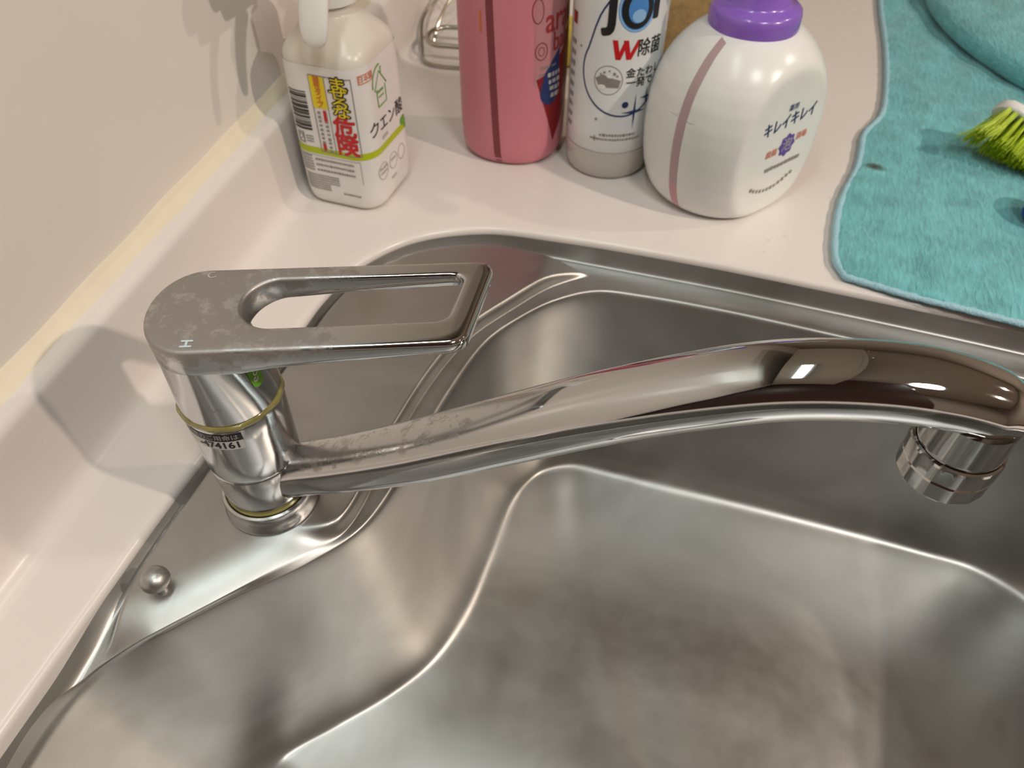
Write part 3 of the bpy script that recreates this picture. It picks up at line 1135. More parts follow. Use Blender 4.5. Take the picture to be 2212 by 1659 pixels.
def section_sweep(fn, zs, n=96):
    return [[fn(2 * PI * i / n, z_) for i in range(n)] for z_ in zs]


# ---- 1. citric acid spray bottle: rounded square body
SB = (-0.0745, 0.2700, ZC)
spray = thing('spray_bottle', 'translucent spray bottle with warning label and lime stripe beside the wall', 'bottle', SB, math.radians(-2))
hx, hy, rc = 0.0310, 0.0325, 0.0150
sect = rounded([(hx, -hy), (hx, hy), (-hx, hy), (-hx, -hy)], [rc] * 4, 16)
# arclength starts at the near right corner middle
sect = np.roll(sect, -8, axis=0)
sl_ = np.vstack([sect, sect[:1]])
sarc = np.r_[0, np.cumsum(np.hypot(*np.diff(sl_, axis=0).T))]
STOT = sarc[-1]


def spray_scale(z_):
    return interp([0, 0.003, 0.008, 0.02, 0.06, 0.100, 0.107, 0.112, 0.1165, 0.121, 0.1255, 0.129], [0.86, 0.94, 0.985, 1, 1.0, 0.985, 0.97, 0.93, 0.84, 0.72, 0.60, 0.52], z_)


def spray_pt(u, z_, lift=0.0):
    if lift > 0.0003:      # printing on the near face sits a little nearer the corner
        u = u + 0.003 * float(smoothstep(0.0, 0.006, -u))
    u = u % STOT
    p = np.array([np.interp(u, sarc, sl_[:, 0]), np.interp(u, sarc, sl_[:, 1])])
    k = spray_scale(z_)
    q = p * k
    if lift:
        p2 = np.array([np.interp((u + 1e-4) % STOT, sarc, sl_[:, 0]), np.interp((u + 1e-4) % STOT, sarc, sl_[:, 1])])
        t = p2 - p
        n = np.array([t[1], -t[0]])
        n /= np.linalg.norm(n) + 1e-12
        if n @ p < 0:
            n = -n
        q = q + n * lift
    return (q[0], q[1], z_)


def round_blend(L, z_, kr, rad):
    """blend a loop to a circle of radius rad"""
    out = []
    for x, y, zz in L:
        a = math.atan2(y, x)
        out.append((x * (1 - kr) + rad * math.cos(a) * kr, y * (1 - kr) + rad * math.sin(a) * kr, z_))
    return out


us = np.linspace(0, STOT, 120, endpoint=False)
zs = [0, 0.001, 0.003, 0.006, 0.010, 0.02, 0.05, 0.08, 0.098, 0.104, 0.108, 0.112, 0.1145, 0.1165, 0.119, 0.121, 0.1235, 0.1255, 0.1275, 0.129]
loops = []
for z_ in zs:
    L = [spray_pt(u, z_) for u in us]
    loops.append(round_blend(L, z_, float(interp([0.110, 0.129], [0, 1], z_)), float(interp([0.110, 0.121, 0.129], [0.034, 0.024, 0.0155], z_))))
loops.append([(0.0145 * math.cos(math.atan2(y, x)), 0.0145 * math.sin(math.atan2(y, x)), 0.1305) for x, y, _ in loops[-1]])
loops.append([(0.0145 * math.cos(math.atan2(y, x)), 0.0145 * math.sin(math.atan2(y, x)), 0.140) for x, y, _ in loops[-1]])
MB().loft(loops, cap0=True, cap1=True).build('bottle_body', M['frost'], spray, sharp=60)
# shrink film around the straight part
zs = [0.004, 0.007, 0.011, 0.02, 0.05, 0.08, 0.098, 0.103, 0.106]
MB().loft([[spray_pt(u, z_, 0.0002) for u in us] for z_ in zs]).build('shrink_film', M['film'], spray, sharp=60)
fm = lambda u, v: spray_pt(u, v, 0.00035)
fm2 = lambda u, v: spray_pt(u, v, 0.0005)
fm3 = lambda u, v: spray_pt(u, v, 0.00065)
# note: u < 0 is the near face, u > 0 the right-hand face
Flat().rect(-0.068, 0.078, 0.0430, 0.0480).wrap(fm, 'lime_stripe', M['lime_ink'], spray)
fl = Flat().frame(-0.0375, -0.0068, 0.0455, 0.1005, 0.0006).rect(-0.0262, -0.0257, 0.0455, 0.1005)
fl.wrap(fm2, 'warning_frame', M['grey'], spray)
Flat().rect(-0.0369, -0.0262, 0.0780, 0.0998).wrap(fm2, 'yellow_panel', M['yellow'], spray)
f = Flat()
for i, ch in enumerate('酸性タイプ'):
    f.text(ch, 0.0050, -0.0315, 0.0973 - i * 0.0042, bold=0.03)
f.wrap(fm3, 'panel_lettering', M['orange'], spray)
f = Flat()
g = Flat()
for i, ch in enumerate('まぜるな'):
    g.text(ch, 0.0098, -0.0165, 0.0962 - i * 0.0064, bold=0.085, squeeze=1.5)
    f.text(ch, 0.0092, -0.0165, 0.0962 - i * 0.0064, bold=0.012, squeeze=1.5)
g.wrap(fm2, 'warning_outline', M['black'], spray)
f.wrap(fm3, 'warning_lettering', M['yellow'], spray)
f = Flat().text('危', 0.0168, -0.0163, 0.0660, bold=0.028).text('険', 0.0168, -0.0163, 0.0525, bold=0.028)
f.wrap(fm2, 'danger_lettering', M['red'], spray)
f = Flat()
for j, (uu, sd) in enumerate(((-0.0340, 5), (-0.0293, 9))):
    for i in range(10):
        f.rect(uu - 0.0011, uu + 0.0011, 0.0755 - i * 0.0031 - 0.0022 * random.Random(sd + i).uniform(0.5, 1), 0.0755 - i * 0.0031)
f.wrap(fm2, 'fine_print_column', M['grey'], spray)
Flat().rect(-0.0305, -0.0281, 0.0690, 0.0768).rect(-0.0352, -0.0328, 0.0470, 0.0520).wrap(fm3, 'red_fine_print', M['red'], spray)
f = Flat()
zz = 0.0880
rb = random.Random(3)
while zz > 0.0615:
    wv = rb.choice([0.0004, 0.0007, 0.0011, 0.0015])
    f.rect(-0.0560, -0.0415, zz - wv, zz)
    zz -= wv + rb.choice([0.0003, 0.0005, 0.0009])
f.wrap(fm2, 'barcode', M['black'], spray)
f = Flat().frame(-0.0545, -0.0490, 0.0500, 0.0580, 0.0008).text('プ', 0.006, -0.0518, 0.054).greek(-0.0475, -0.0420, 0.0560, 0.0012, 2).greek(-0.0475, -0.0420, 0.0540, 0.0012, 3).greek(-0.0475, -0.0420, 0.0520, 0.0012, 4)
f.wrap(fm2, 'recycling_mark', M['grey'], spray)
f = Flat()
for i in range(6):
    f.greek(-0.056, -0.046, 0.0405 - i * 0.0022, 0.0013, 10 + i)
for i in range(3):
    f.greek(-0.044, -0.014, 0.0385 - i * 0.0042, 0.0018, 20 + i)
for i in range(7):
    f.greek(-0.055, -0.028 if i < 4 else -0.036, 0.0255 - i * 0.0019, 0.0012, 30 + i)
f.greek(-0.026, -0.012, 0.0135, 0.0016, 44)
f.rect(-0.057, -0.009, 0.0415, 0.0418).rect(-0.0093, -0.009, 0.0240, 0.0418)
f.wrap(fm2, 'fine_print', M['grey'], spray)
f = Flat().frame(0.0005, 0.0135, 0.0958, 0.1018, 0.0007).text('日本製', 0.0045, 0.0070, 0.0988, bold=0.02)
f.wrap(fm2, 'origin_mark', M['coral'], spray)
f = Flat().stroke([(0.0165, 0.0745), (0.0165, 0.0860), (0.0140, 0.0862), (0.0225, 0.0970), (0.0310, 0.0862), (0.0285, 0.0860), (0.0285, 0.0745), (0.0165, 0.0745)], 0.0011)
f.stroke([(0.0250, 0.0945), (0.0252, 0.0985), (0.0265, 0.0985)], 0.0012).text('home', 0.0036, 0.0217, 0.0845, bold=0.03).greek(0.0185, 0.0255, 0.0805, 0.0014, 7)
f.stroke([(0.0120 + 0.011 * (1 - math.cos(a)), 0.0885 + 0.0125 * math.sin(a)) for a in np.linspace(0.0, 1.7, 12)], 0.0012)
f.wrap(fm2, 'house_mark', M['green'], spray)
Flat().text('クエン酸', 0.0118, 0.0262, 0.0615, bold=0.004, squeeze=1.0).wrap(fm2, 'product_lettering', M['black'], spray)
Flat().greek(0.0160, 0.0240, 0.0525, 0.0032, 8).wrap(fm2, 'small_lettering', M['light_grey'], spray)
Flat().ellipse(0.0475, 0.0500, 0.0045, 0.0035).ellipse(0.0520, 0.0455, 0.004, 0.003).wrap(fm2, 'leaf_mark', M['green'], spray)
f = Flat().ring(0.0120, 0.0290, 0.0060, 0.0062, 0.0006).greek(0.0075, 0.0165, 0.0315, 0.0022, 3).greek(0.0075, 0.0165, 0.0280, 0.0018, 4).ring(0.0270, 0.0290, 0.0058, 0.0060, 0.0006)
f.greek(0.0235, 0.0305, 0.0305, 0.0020, 6).greek(0.0220, 0.0300, 0.0170, 0.0022, 7).ring(0.0400, 0.0290, 0.0050, 0.0055, 0.0006)
f.wrap(fm2, 'seal_marks', M['light_grey'], spray)
# spray head
MB().lathe([(0.0160, 0.1355), (0.0172, 0.136), (0.0172, 0.150), (0.0160, 0.152)], 48).build('collar', M['white_plastic'], spray)
b = MB()
hd = [(-0.012, 0.150, 0.012, 0.006), (-0.012, 0.160, 0.013, 0.010), (-0.012, 0.175, 0.013, 0.012)]
for (y0, y1, x_, z0, z1) in ((-0.045, 0.028, 0.0085, 0.166, 0.192),):
    cs = rounded([(-x_, z0), (x_, z0), (x_ * 0.8, z1), (-x_ * 0.8, z1)], [0.003, 0.003, 0.005, 0.005], 6)
    b.loft([[(p[0] * k, yy, z0 + (p[1] - z0) * k2) for p in cs] for yy, k, k2 in ((y0, 0.75, 0.9), (y0 + 0.003, 0.9, 0.97), (y0 + 0.01, 1, 1), (0.0, 1, 1), (y1 - 0.006, 1, 0.92), (y1, 0.85, 0.75))], cap0=True, cap1=True)
b.lathe([(0.010, 0.150), (0.009, 0.168)], 32, cap0=True, cap1=True)
b.build('spray_head', M['white_plastic'], spray)
b = MB().lathe([(0.0065, 0), (0.0080, 0.001), (0.0080, 0.008), (0.006, 0.010)], 32)
no = b.build('spray_nozzle', M['white_plastic'], spray)
no.rotation_euler = (PI / 2, 0, 0)
no.location = (0, -0.044, 0.180)
# trigger tongue: hangs towards the camera side
tr = [(-0.024, 0.172, 0.0082, 0.0040), (-0.031, 0.164, 0.0084, 0.0040), (-0.037, 0.154, 0.0085, 0.0040), (-0.041, 0.145, 0.0084, 0.0039), (-0.0435, 0.137, 0.0082, 0.0038),
      (-0.0450, 0.131, 0.0074, 0.0035), (-0.0456, 0.1275, 0.0055, 0.0030), (-0.0458, 0.1258, 0.003, 0.0018)]
loops = []
for i, (y, z_, hw, th) in enumerate(tr):
    a, c_ = tr[max(i - 1, 0)], tr[min(i + 1, len(tr) - 1)]
    t = np.array([c_[0] - a[0], c_[1] - a[1]])
    t /= np.linalg.norm(t)
    n = np.array([t[1], -t[0]])
    L = []
    for k in range(28):
        th_ = 2 * PI * k / 28
        x = math.copysign(abs(math.cos(th_)) ** 0.7, math.cos(th_)) * hw
        q = math.sin(th_) * th
        L.append((x * 1.15 + 0.0125, y + n[0] * q, z_ + n[1] * q))
    loops.append(L)
MB().loft(loops, cap0=True, cap1=True).build('trigger', M['white_plastic'], spray)

# ---- 2. pink soap bottle
PB = (0.0172, 0.3625, ZC)
pinkb = thing('pink_soap_bottle', 'tall pink plastic bottle with a dark window stripe and red lettering', 'bottle', PB)


def pink_r(a, z_):
    k = interp([0, 0.002, 0.006, 0.012, 0.03, 0.10, 0.15, 0.165, 0.175, 0.185], [0.80, 0.90, 0.955, 0.985, 1.0, 0.995, 0.985, 0.93, 0.75, 0.40], z_)
    A_, B_ = 0.0400, 0.0375
    e = 2.25
    r = (abs(math.cos(a) / A_) ** e + abs(math.sin(a) / B_) ** e) ** (-1 / e)
    return r * k


zs = list(np.linspace(0, 0.012, 9)) + list(np.linspace(0.02, 0.15, 14)) + list(np.linspace(0.155, 0.185, 9))
MB().loft(section_sweep(lambda a, z_: (pink_r(a, z_) * math.cos(a), pink_r(a, z_) * math.sin(a), z_), zs, 120), cap0=True, cap1=True).build('bottle_body', M['pink'], pinkb, sharp=60)
pm = lambda a0, lift=0.0002: (lambda u, v: ((pink_r(a0 + u / 0.039, v) + lift) * math.cos(a0 + u / 0.039), (pink_r(a0 + u / 0.039, v) + lift) * math.sin(a0 + u / 0.039), v))
a0 = math.radians(-96.0)
Flat().stroke([(0.0038, 0.0035), (0.0030, 0.012), (0.0008, 0.06), (-0.0015, 0.12), (-0.002, 0.16)], 0.0056).wrap(pm(a0), 'level_window', M['pink_dark'], pinkb, label='dark see-through stripe')
Flat().rect(-0.0094, -0.0078, 0.102, 0.117).wrap(pm(a0), 'orange_mark', M['orange'], pinkb)
al = math.radians(-30)
Flat().poly([(-0.014, 0.066), (0.032, 0.066), (0.032, 0.165), (-0.014, 0.165)]).wrap(pm(al, 0.00015), 'label_film', M['label_pale'], pinkb)
Flat().poly([(-0.0125, 0.0705), (0.004, 0.018), (0.030, 0.060), (0.030, 0.100), (-0.004, 0.0735)]).wrap(pm(al, 0.00025), 'red_diamond', M['dark_red'], pinkb)
dp = [(0.0 + 0.0085 * math.cos(a), 0.0600 + 0.0105 * math.sin(a)) for a in np.linspace(PI, 2 * PI, 20)] + [(0.0085, 0.075), (0.009, 0.090), (0.002, 0.083), (-0.0055, 0.0735)]
Flat().poly([(x - 0.0008, y) for x, y in dp]).wrap(pm(al, 0.00040), 'blue_drop', M['navy'], pinkb)
f = Flat()
for i in range(4):
    f.greek(-0.0035 + i * 0.001, 0.0085, 0.0720 - i * 0.0052, 0.0036, 50 + i)
f.wrap(pm(al, 0.00055), 'drop_lettering', M['light_grey'], pinkb)
Flat().text('arau.', 0.0240, 0.0125, 0.1100, bold=0.012, squeeze=0.8).text('baby', 0.0190, 0.0130, 0.0945, bold=0.012, squeeze=0.72).wrap(pm(al, 0.0004), 'red_lettering', M['letter_red'], pinkb)
f = Flat().ring(-0.009, 0.0905, 0.0045, 0.006, 0.0007).ring(-0.009, 0.0905, 0.0022, 0.003, 0.0005).ring(-0.012, 0.118, 0.004, 0.008, 0.0006).ring(-0.006, 0.134, 0.004, 0.005, 0.0006)
f.wrap(pm(al, 0.0003), 'circle_motifs', M['pink_dark'], pinkb)
Flat().greek(-0.0095, 0.004, 0.0785, 0.0020, 61).greek(-0.0105, -0.006, 0.0735, 0.0016, 62).wrap(pm(al, 0.0004), 'fine_print', M['grey'], pinkb)
# pump on top (above the frame)
MB().lathe([(0.0145, 0.180), (0.0165, 0.184), (0.0165, 0.200), (0.015, 0.203), (0.006, 0.204), (0.006, 0.222), (0.0150, 0.223), (0.0150, 0.234), (0.013, 0.236)], 48).build('pump_cap', M['white_plastic'], pinkb)
MB().tube([(0, 0, 0.229), (-0.02, -0.002, 0.230), (-0.038, -0.004, 0.228), (-0.042, -0.004, 0.222)], 0.0042, 12).build('pump_spout', M['white_plastic'], pinkb)

# ---- 3. dish soap bottle
JB = (0.0945, 0.3620, ZC)
joy = thing('dish_soap_bottle', 'white dish soap bottle with blue droplet outline and clear base', 'bottle', JB)
RJ = 0.0325


def joy_r(z_):
    return RJ * interp([0, 0.002, 0.006, 0.012, 0.02, 0.14, 0.155, 0.168, 0.176, 0.182], [0.86, 0.93, 0.975, 0.995, 1, 1, 0.95, 0.78, 0.55, 0.45], z_)


zs = [0, 0.001, 0.002, 0.004, 0.006, 0.009, 0.012, 0.016, 0.02, 0.0235]
MB().lathe([(0.006, 0.004), (0.020, 0.0015)] + [(joy_r(z_), z_) for z_ in zs], 96, cap0=True, cap1=True).build('clear_base', M['clear_base'], joy, sharp=70)['label'] = 'clear base showing the soap'
zs = [0.0236, 0.0245, 0.04, 0.08, 0.12, 0.14, 0.148, 0.155, 0.162, 0.168, 0.172, 0.176, 0.182]
MB().lathe([(joy_r(zs[0]) * 0.985, zs[0])] + [(joy_r(z_) + 0.0002, z_) for z_ in zs[1:]], 96, cap0=True, cap1=True).build('label_sleeve', M['joy_white'], joy, sharp=60)
jm = lambda lift: cyl_map(lambda v: RJ, math.radians(-75), 0.0002 + lift)
deg = math.radians
ju = lambda d: RJ * math.radians(d + 75)
# droplet outline
pts = []
for a in np.linspace(0.62 * PI, 1.86 * PI, 44):
    pts.append((ju(-66) + 0.0315 * math.cos(a) * (1.0 if math.cos(a) < 0 else 0.9), 0.085 + 0.0315 * math.sin(a)))
pts = [(ju(-66) - 0.004, 0.146), (ju(-66) - 0.013, 0.135), (ju(-66) - 0.021, 0.122)] + pts[8:]
pts = catmull(pts, 3)
Flat().stroke(pts, 0.0013).wrap(jm(0.0001), 'droplet_outline', M['navy'], joy)
Flat().text('J', 0.0320, ju(-89), 0.1275, bold=0.035).text('Y', 0.0320, ju(-36.0), 0.1300, bold=0.03).wrap(jm(0.0002), 'brand_lettering', M['black'], joy)
Flat().ellipse(ju(-60), 0.1275, 0.0128, 0.0150).wrap(jm(0.00012), 'brand_halo', M['blue_ink'], joy)
Flat().ring(ju(-60), 0.1275, 0.0118, 0.0140, 0.0010).wrap(jm(0.00018), 'brand_halo_edge', M['pale_blue'], joy)
Flat().ellipse(ju(-60), 0.1275, 0.0108, 0.0128).wrap(jm(0.00022), 'brand_ring', M['black'], joy)
Flat().ellipse(ju(-59.5), 0.1275, 0.0066, 0.0092).wrap(jm(0.00032), 'brand_drop', M['blue_ink'], joy)
Flat().ellipse(ju(-58), 0.1230, 0.0046, 0.0042).wrap(jm(0.00042), 'brand_glint', M['pale_blue'], joy)
f = Flat()
uw = ju(-71)
for k in (0, 1):
    f.poly([(uw - 0.0085 + k * 0.0072, 0.1075), (uw - 0.0050 + k * 0.0072, 0.1075), (uw - 0.0022 + k * 0.0072, 0.0945), (uw - 0.0055 + k * 0.0072, 0.0945)])
    f.poly([(uw - 0.0052 + k * 0.0072, 0.0945), (uw - 0.0022 + k * 0.0072, 0.0945), (uw + 0.0018 + k * 0.0095, 0.1075 - (0.002 if k == 0 else 0)), (uw - 0.0012 + k * 0.0095, 0.1075 - (0.002 if k == 0 else 0))])
f.wrap(jm(0.0002), 'red_w', M['red'], joy)
Flat().text('除菌', 0.0125, ju(-38), 0.1010, bold=0.015, squeeze=0.8).wrap(jm(0.0002), 'product_lettering', M['black'], joy)
Flat().text('金たわし', 0.0072, ju(-41), 0.0845, bold=0.02).text('一発で', 0.0072, ju(-46), 0.0775, bold=0.02).wrap(jm(0.0002), 'claim_lettering', M['black'], joy)
f = Flat().ring(ju(-87), 0.0795, 0.0098, 0.0102, 0.0006)
f.wrap(jm(0.0001), 'picture_ring', M['grey'], joy)
uc = ju(-87)
Flat().poly([(uc - 0.0092, 0.0800), (uc - 0.004, 0.0835), (uc + 0.002, 0.0815), (uc + 0.0088, 0.0800), (uc + 0.0075, 0.0745), (uc - 0.006, 0.0745)]).wrap(jm(0.00012), 'picture_scrubber', M['grey'], joy)
f = Flat().ellipse(uc - 0.004, 0.0745, 0.0028, 0.0018).ellipse(uc + 0.001, 0.0825, 0.0022, 0.0012)
f.wrap(jm(0.0002), 'picture_foam', M['white_ink'], joy)
f = Flat()
for (dx, dy, r) in ((-0.003, 0.0055, 0.0009), (0.0005, 0.0068, 0.0007), (0.004, 0.005, 0.0011), (0.006, 0.0035, 0.0008), (-0.0055, 0.004, 0.0007)):
    f.ellipse(uc + dx, 0.0795 + dy, r, r, 12)
f.wrap(jm(0.0002), 'picture_bubbles', M['grey'], joy)


def sparkle(f, u, v, h_, w_, k=0.14):
    f.poly([(u, v + h_), (u + w_ * k, v + h_ * k), (u + w_, v), (u + w_ * k, v - h_ * k), (u, v - h_), (u - w_ * k, v - h_ * k), (u - w_, v), (u - w_ * k, v + h_ * k)])


f = Flat().ellipse(ju(-63), 0.0620, 0.0024, 0.0024)
sparkle(f, ju(-50), 0.0560, 0.0135, 0.0100, 0.09)
sparkle(f, ju(-34), 0.0655, 0.0075, 0.0060, 0.12)
f.wrap(jm(0.0002), 'blue_sparkles', M['navy'], joy)
f = Flat()
for (d_, z_, s_) in ((-98, 0.0350, 0.0030), (-98, 0.0500, 0.0018), (-117, 0.1330, 0.0020), (-128, 0.098, 0.0016)):
    f = Flat()
    sparkle(f, ju(d_), z_, s_, s_, 0.25)
    f.wrap(jm(0.0002), 'sparkle', M['grey'], joy)
Flat().greek(ju(-92), ju(-45), 0.0385, 0.0022, 71).greek(ju(-104), ju(-38), 0.0350, 0.0018, 72).wrap(jm(0.0002), 'fine_print', M['grey'], joy)
f = Flat()
for i in range(9):
    f.greek(ju(-150), ju(-139), 0.098 - i * 0.0075, 0.0042, 80 + i)
f.wrap(jm(0.0002), 'side_print', M['grey'], joy)
Flat().rect(ju(-150), ju(-139), 0.110, 0.118).wrap(jm(0.0002), 'side_mark', M['letter_red'], joy)
MB().lathe([(0.0140, 0.181), (0.0155, 0.183), (0.0155, 0.200), (0.013, 0.203), (0.0075, 0.205), (0.0065, 0.216), (0.005, 0.218)], 48).build('cap', M['blue'], joy)

# ---- 4. foam hand soap bottle
KB = (0.1830, 0.3525, ZC)
kirei = thing('hand_soap_bottle', 'round white foam hand soap bottle with purple cap and pink window stripe', 'bottle', KB)
KA = math.radians(-36)
kn_ = np.array([math.cos(KA), math.sin(KA)])
kv_ = np.array([-kn_[1], kn_[0]])
FD = 0.0445


def kr(a, z_):
    k = interp([0, 0.0015, 0.004, 0.008, 0.014, 0.022, 0.034, 0.048, 0.060, 0.072, 0.084, 0.094, 0.102, 0.109, 0.114, 0.118, 0.121],
               [0.72, 0.77, 0.82, 0.87, 0.915, 0.955, 0.985, 1.0, 1.0, 0.985, 0.945, 0.885, 0.81, 0.72, 0.635, 0.55, 0.47], z_)
    A_, B_ = 0.0590, 0.0605          # facet direction, side direction
    e = 2.1
    r = (abs(math.cos(a) / A_) ** e + abs(math.sin(a) / B_) ** e) ** (-1 / e) * k
    cc = math.cos(a)
    if cc > 0.05:      # flat label facets front and back, softly blended
        r2 = FD / cc
        r = min(r, r2) - 0.0006 * math.exp(-abs(r - r2) / 0.0012)
    return r


def kpt(a, z_, lift=0.0):
    r = kr(a, z_) + lift
    p = kn_ * (r * math.cos(a)) + kv_ * (r * math.sin(a))
    return (p[0], p[1], z_)


zs = list(np.linspace(0, 0.014, 8)) + list(np.linspace(0.018, 0.121, 40))
MB().loft([[kpt(2 * PI * i / 160, z_) for i in range(160)] for z_ in zs], cap0=True, cap1=True).build('bottle_body', M['soap_white'], kirei, sharp=75)
km = lambda lift: (lambda u, v: kpt(-PI / 2 + u / 0.0605, v, lift))
Flat().stroke([(0.0078, 0.0035), (0.0072, 0.012), (0.0066, 0.0215), (0.0064, 0.026)], 0.0069).wrap(km(0.0002), 'soap_window', M['window_pink'], kirei, label='pink stripe showing the soap left')
Flat().stroke([(0.0064, 0.026), (0.0056, 0.05), (0.0056, 0.07), (0.0060, 0.09), (0.0074, 0.112), (0.0085, 0.119)], [0.0069, 0.0069, 0.0070, 0.0073, 0.0088, 0.0100]).wrap(km(0.0002), 'empty_window', M['window_pale'], kirei, label='pale mauve see-through stripe')
Flat().rect(-0.0045, 0.0012, 0.0755, 0.0768).rect(0.0098, 0.0145, 0.0745, 0.0758).wrap(km(0.0005), 'level_tick', M['soap_white'], kirei)


def kf(lift):
    def fn(u, v):
        p = kn_ * (FD + lift) + kv_ * u
        return (p[0], p[1], v)
    return fn


Flat().text('キレイキレイ', 0.0112, 0.0035, 0.0705, bold=0.02, rot=0.05, squeeze=0.78).wrap(kf(0.0003), 'brand_lettering', M['navy'], kirei)
Flat().text('薬用', 0.0050, 0.0035, 0.0800, bold=0.01).wrap(kf(0.0003), 'small_lettering', M['navy'], kirei)
n_ = 40
f = Flat().poly([(0.0070 + (0.0074 + 0.0008 * math.cos(8 * 2 * PI * i / n_)) * math.cos(2 * PI * i / n_), 0.0515 + (0.0080 + 0.0008 * math.cos(8 * 2 * PI * i / n_)) * math.sin(2 * PI * i / n_)) for i in range(n_)])
f.wrap(kf(0.0003), 'foam_badge', M['purple_ink'], kirei)
Flat().text('泡', 0.0105, 0.0070, 0.0515).wrap(kf(0.0004), 'badge_lettering', M['light_grey'], kirei)
Flat().text('殺菌', 0.0058, -0.0080, 0.0495, bold=0.02).text('消毒', 0.0058, 0.0210, 0.0545, bold=0.02).wrap(kf(0.0003), 'claim_lettering', M['coral'], kirei)
f = Flat()
f.greek(-0.0105, 0.026, 0.0370, 0.0034, 91)
for i in range(12):
    u = -0.022 + i * 0.0038
    f.greek(u, u + 0.0028, 0.0255 - 0.006 * math.sin(PI * i / 11), 0.0030, 95 + i)
f.wrap(kf(0.0003), 'fine_print', M['grey'], kirei)
MB().lathe([(0.0270, 0.1120), (0.0285, 0.1130), (0.0292, 0.1150), (0.0292, 0.1280), (0.0285, 0.1310), (0.0262, 0.1330), (0.0225, 0.1338), (0.0205, 0.1360), (0.0200, 0.150), (0.0185, 0.153), (0.009, 0.154), (0.009, 0.170)], 80).build('pump_cap', M['purple'], kirei, sharp=45)
MB().lathe([(0.010, 0.166), (0.018, 0.168), (0.021, 0.174), (0.019, 0.186), (0.012, 0.190)], 48).build('pump_head', M['white_plastic'], kirei)
MB().tube([(0, 0, 0.180), (0.02, -0.012, 0.181), (0.042, -0.026, 0.178)], 0.0065, 14).build('pump_spout', M['white_plastic'], kirei)

# ------------------------------------------------------------------ things behind the bottles
t = thing('wire_rack', 'small chromed wire rack standing behind the spray bottle', 'rack', (-0.10, 0.50, ZC))
Wp = lambda pts: [(x + 0.10, y - 0.50, z_ - ZC) for x, y, z_ in pts]
MB().tube(catmull(Wp([(-0.03, 0.524, 0.0215), (-0.091, 0.522, 0.0215), (-0.104, 0.517, 0.0215), (-0.110, 0.505, 0.0215), (-0.108, 0.492, 0.0215), (-0.098, 0.481, 0.0215), (-0.080, 0.482, 0.0215), (-0.02, 0.489, 0.0215)]), 6), 0.0022, 10).build('front_loop', M['wire'], t)
MB().tube(catmull(Wp([(-0.03, 0.60, 0.05), (-0.10, 0.585, 0.048), (-0.124, 0.55, 0.030), (-0.128, 0.53, 0.022), (-0.118, 0.50, 0.0085), (-0.10, 0.47, 0.0085), (-0.04, 0.475, 0.0085)]), 6), 0.0016, 8).build('side_wire', M['wire'], t)
MB().tube(catmull(Wp([(-0.02, 0.61, 0.05), (-0.09, 0.60, 0.05), (-0.108, 0.56, 0.034), (-0.112, 0.53, 0.020), (-0.112, 0.515, 0.0085)]), 6), 0.0016, 8).build('side_wire', M['wire'], t)
MB().tube(Wp([(-0.05, 0.49, 0.0215), (-0.05, 0.48, 0.0085)]), 0.0016, 8).build('foot', M['wire'], t)


def pillow_box(lx, ly, lz, e=0.35, n=24, wob=0.0):
    vs, fs = [], []
    for i in range(n + 1):
        ph = -PI / 2 + PI * i / n
        for j in range(2 * n):
            th = 2 * PI * j / (2 * n)
            sg = lambda v_, p_: math.copysign(abs(v_) ** p_, v_)
            x = lx / 2 * sg(math.cos(ph), e) * sg(math.cos(th), e)
            y = ly / 2 * sg(math.cos(ph), e) * sg(math.sin(th), e)
            z_ = lz / 2 * sg(math.sin(ph), e) + lz / 2
            if wob:
                w_ = 1 + wob * (math.sin(9 * th + 4 * ph) + math.sin(5 * th - 7 * ph)) * 0.5
                x, y = x * w_, y * w_
            vs.append((x, y, z_))
    for i in range(n):
        for j in range(2 * n):
            k_ = (j + 1) % (2 * n)
            fs.append((i * 2 * n + j, i * 2 * n + k_, (i + 1) * 2 * n + k_, (i + 1) * 2 * n + j))
    return vs, fs


t = thing('scrub_sponge', 'tan sponge with a dark scouring side behind the dish soap bottle', 'sponge', (0.118, 0.500, ZC), math.radians(10))
MB().add(*pillow_box(0.10, 0.05, 0.090, 0.3, wob=0.02)).build('foam', M['sponge_tan'], t)
b = MB().add(*pillow_box(0.10, 0.052, 0.012, 0.3, wob=0.02)).build('scouring_layer', M['sponge_dark'], t)
b.location = (0, 0, 0.088)
tag(MB().add(*pillow_box(0.09, 0.045, 0.032, 0.3, wob=0.01)).build('yellow_sponge', M['sponge_yellow']), 'yellow sponge glimpsed between the pink and dish soap bottles', 'sponge').location = (0.035, 0.525, ZC)

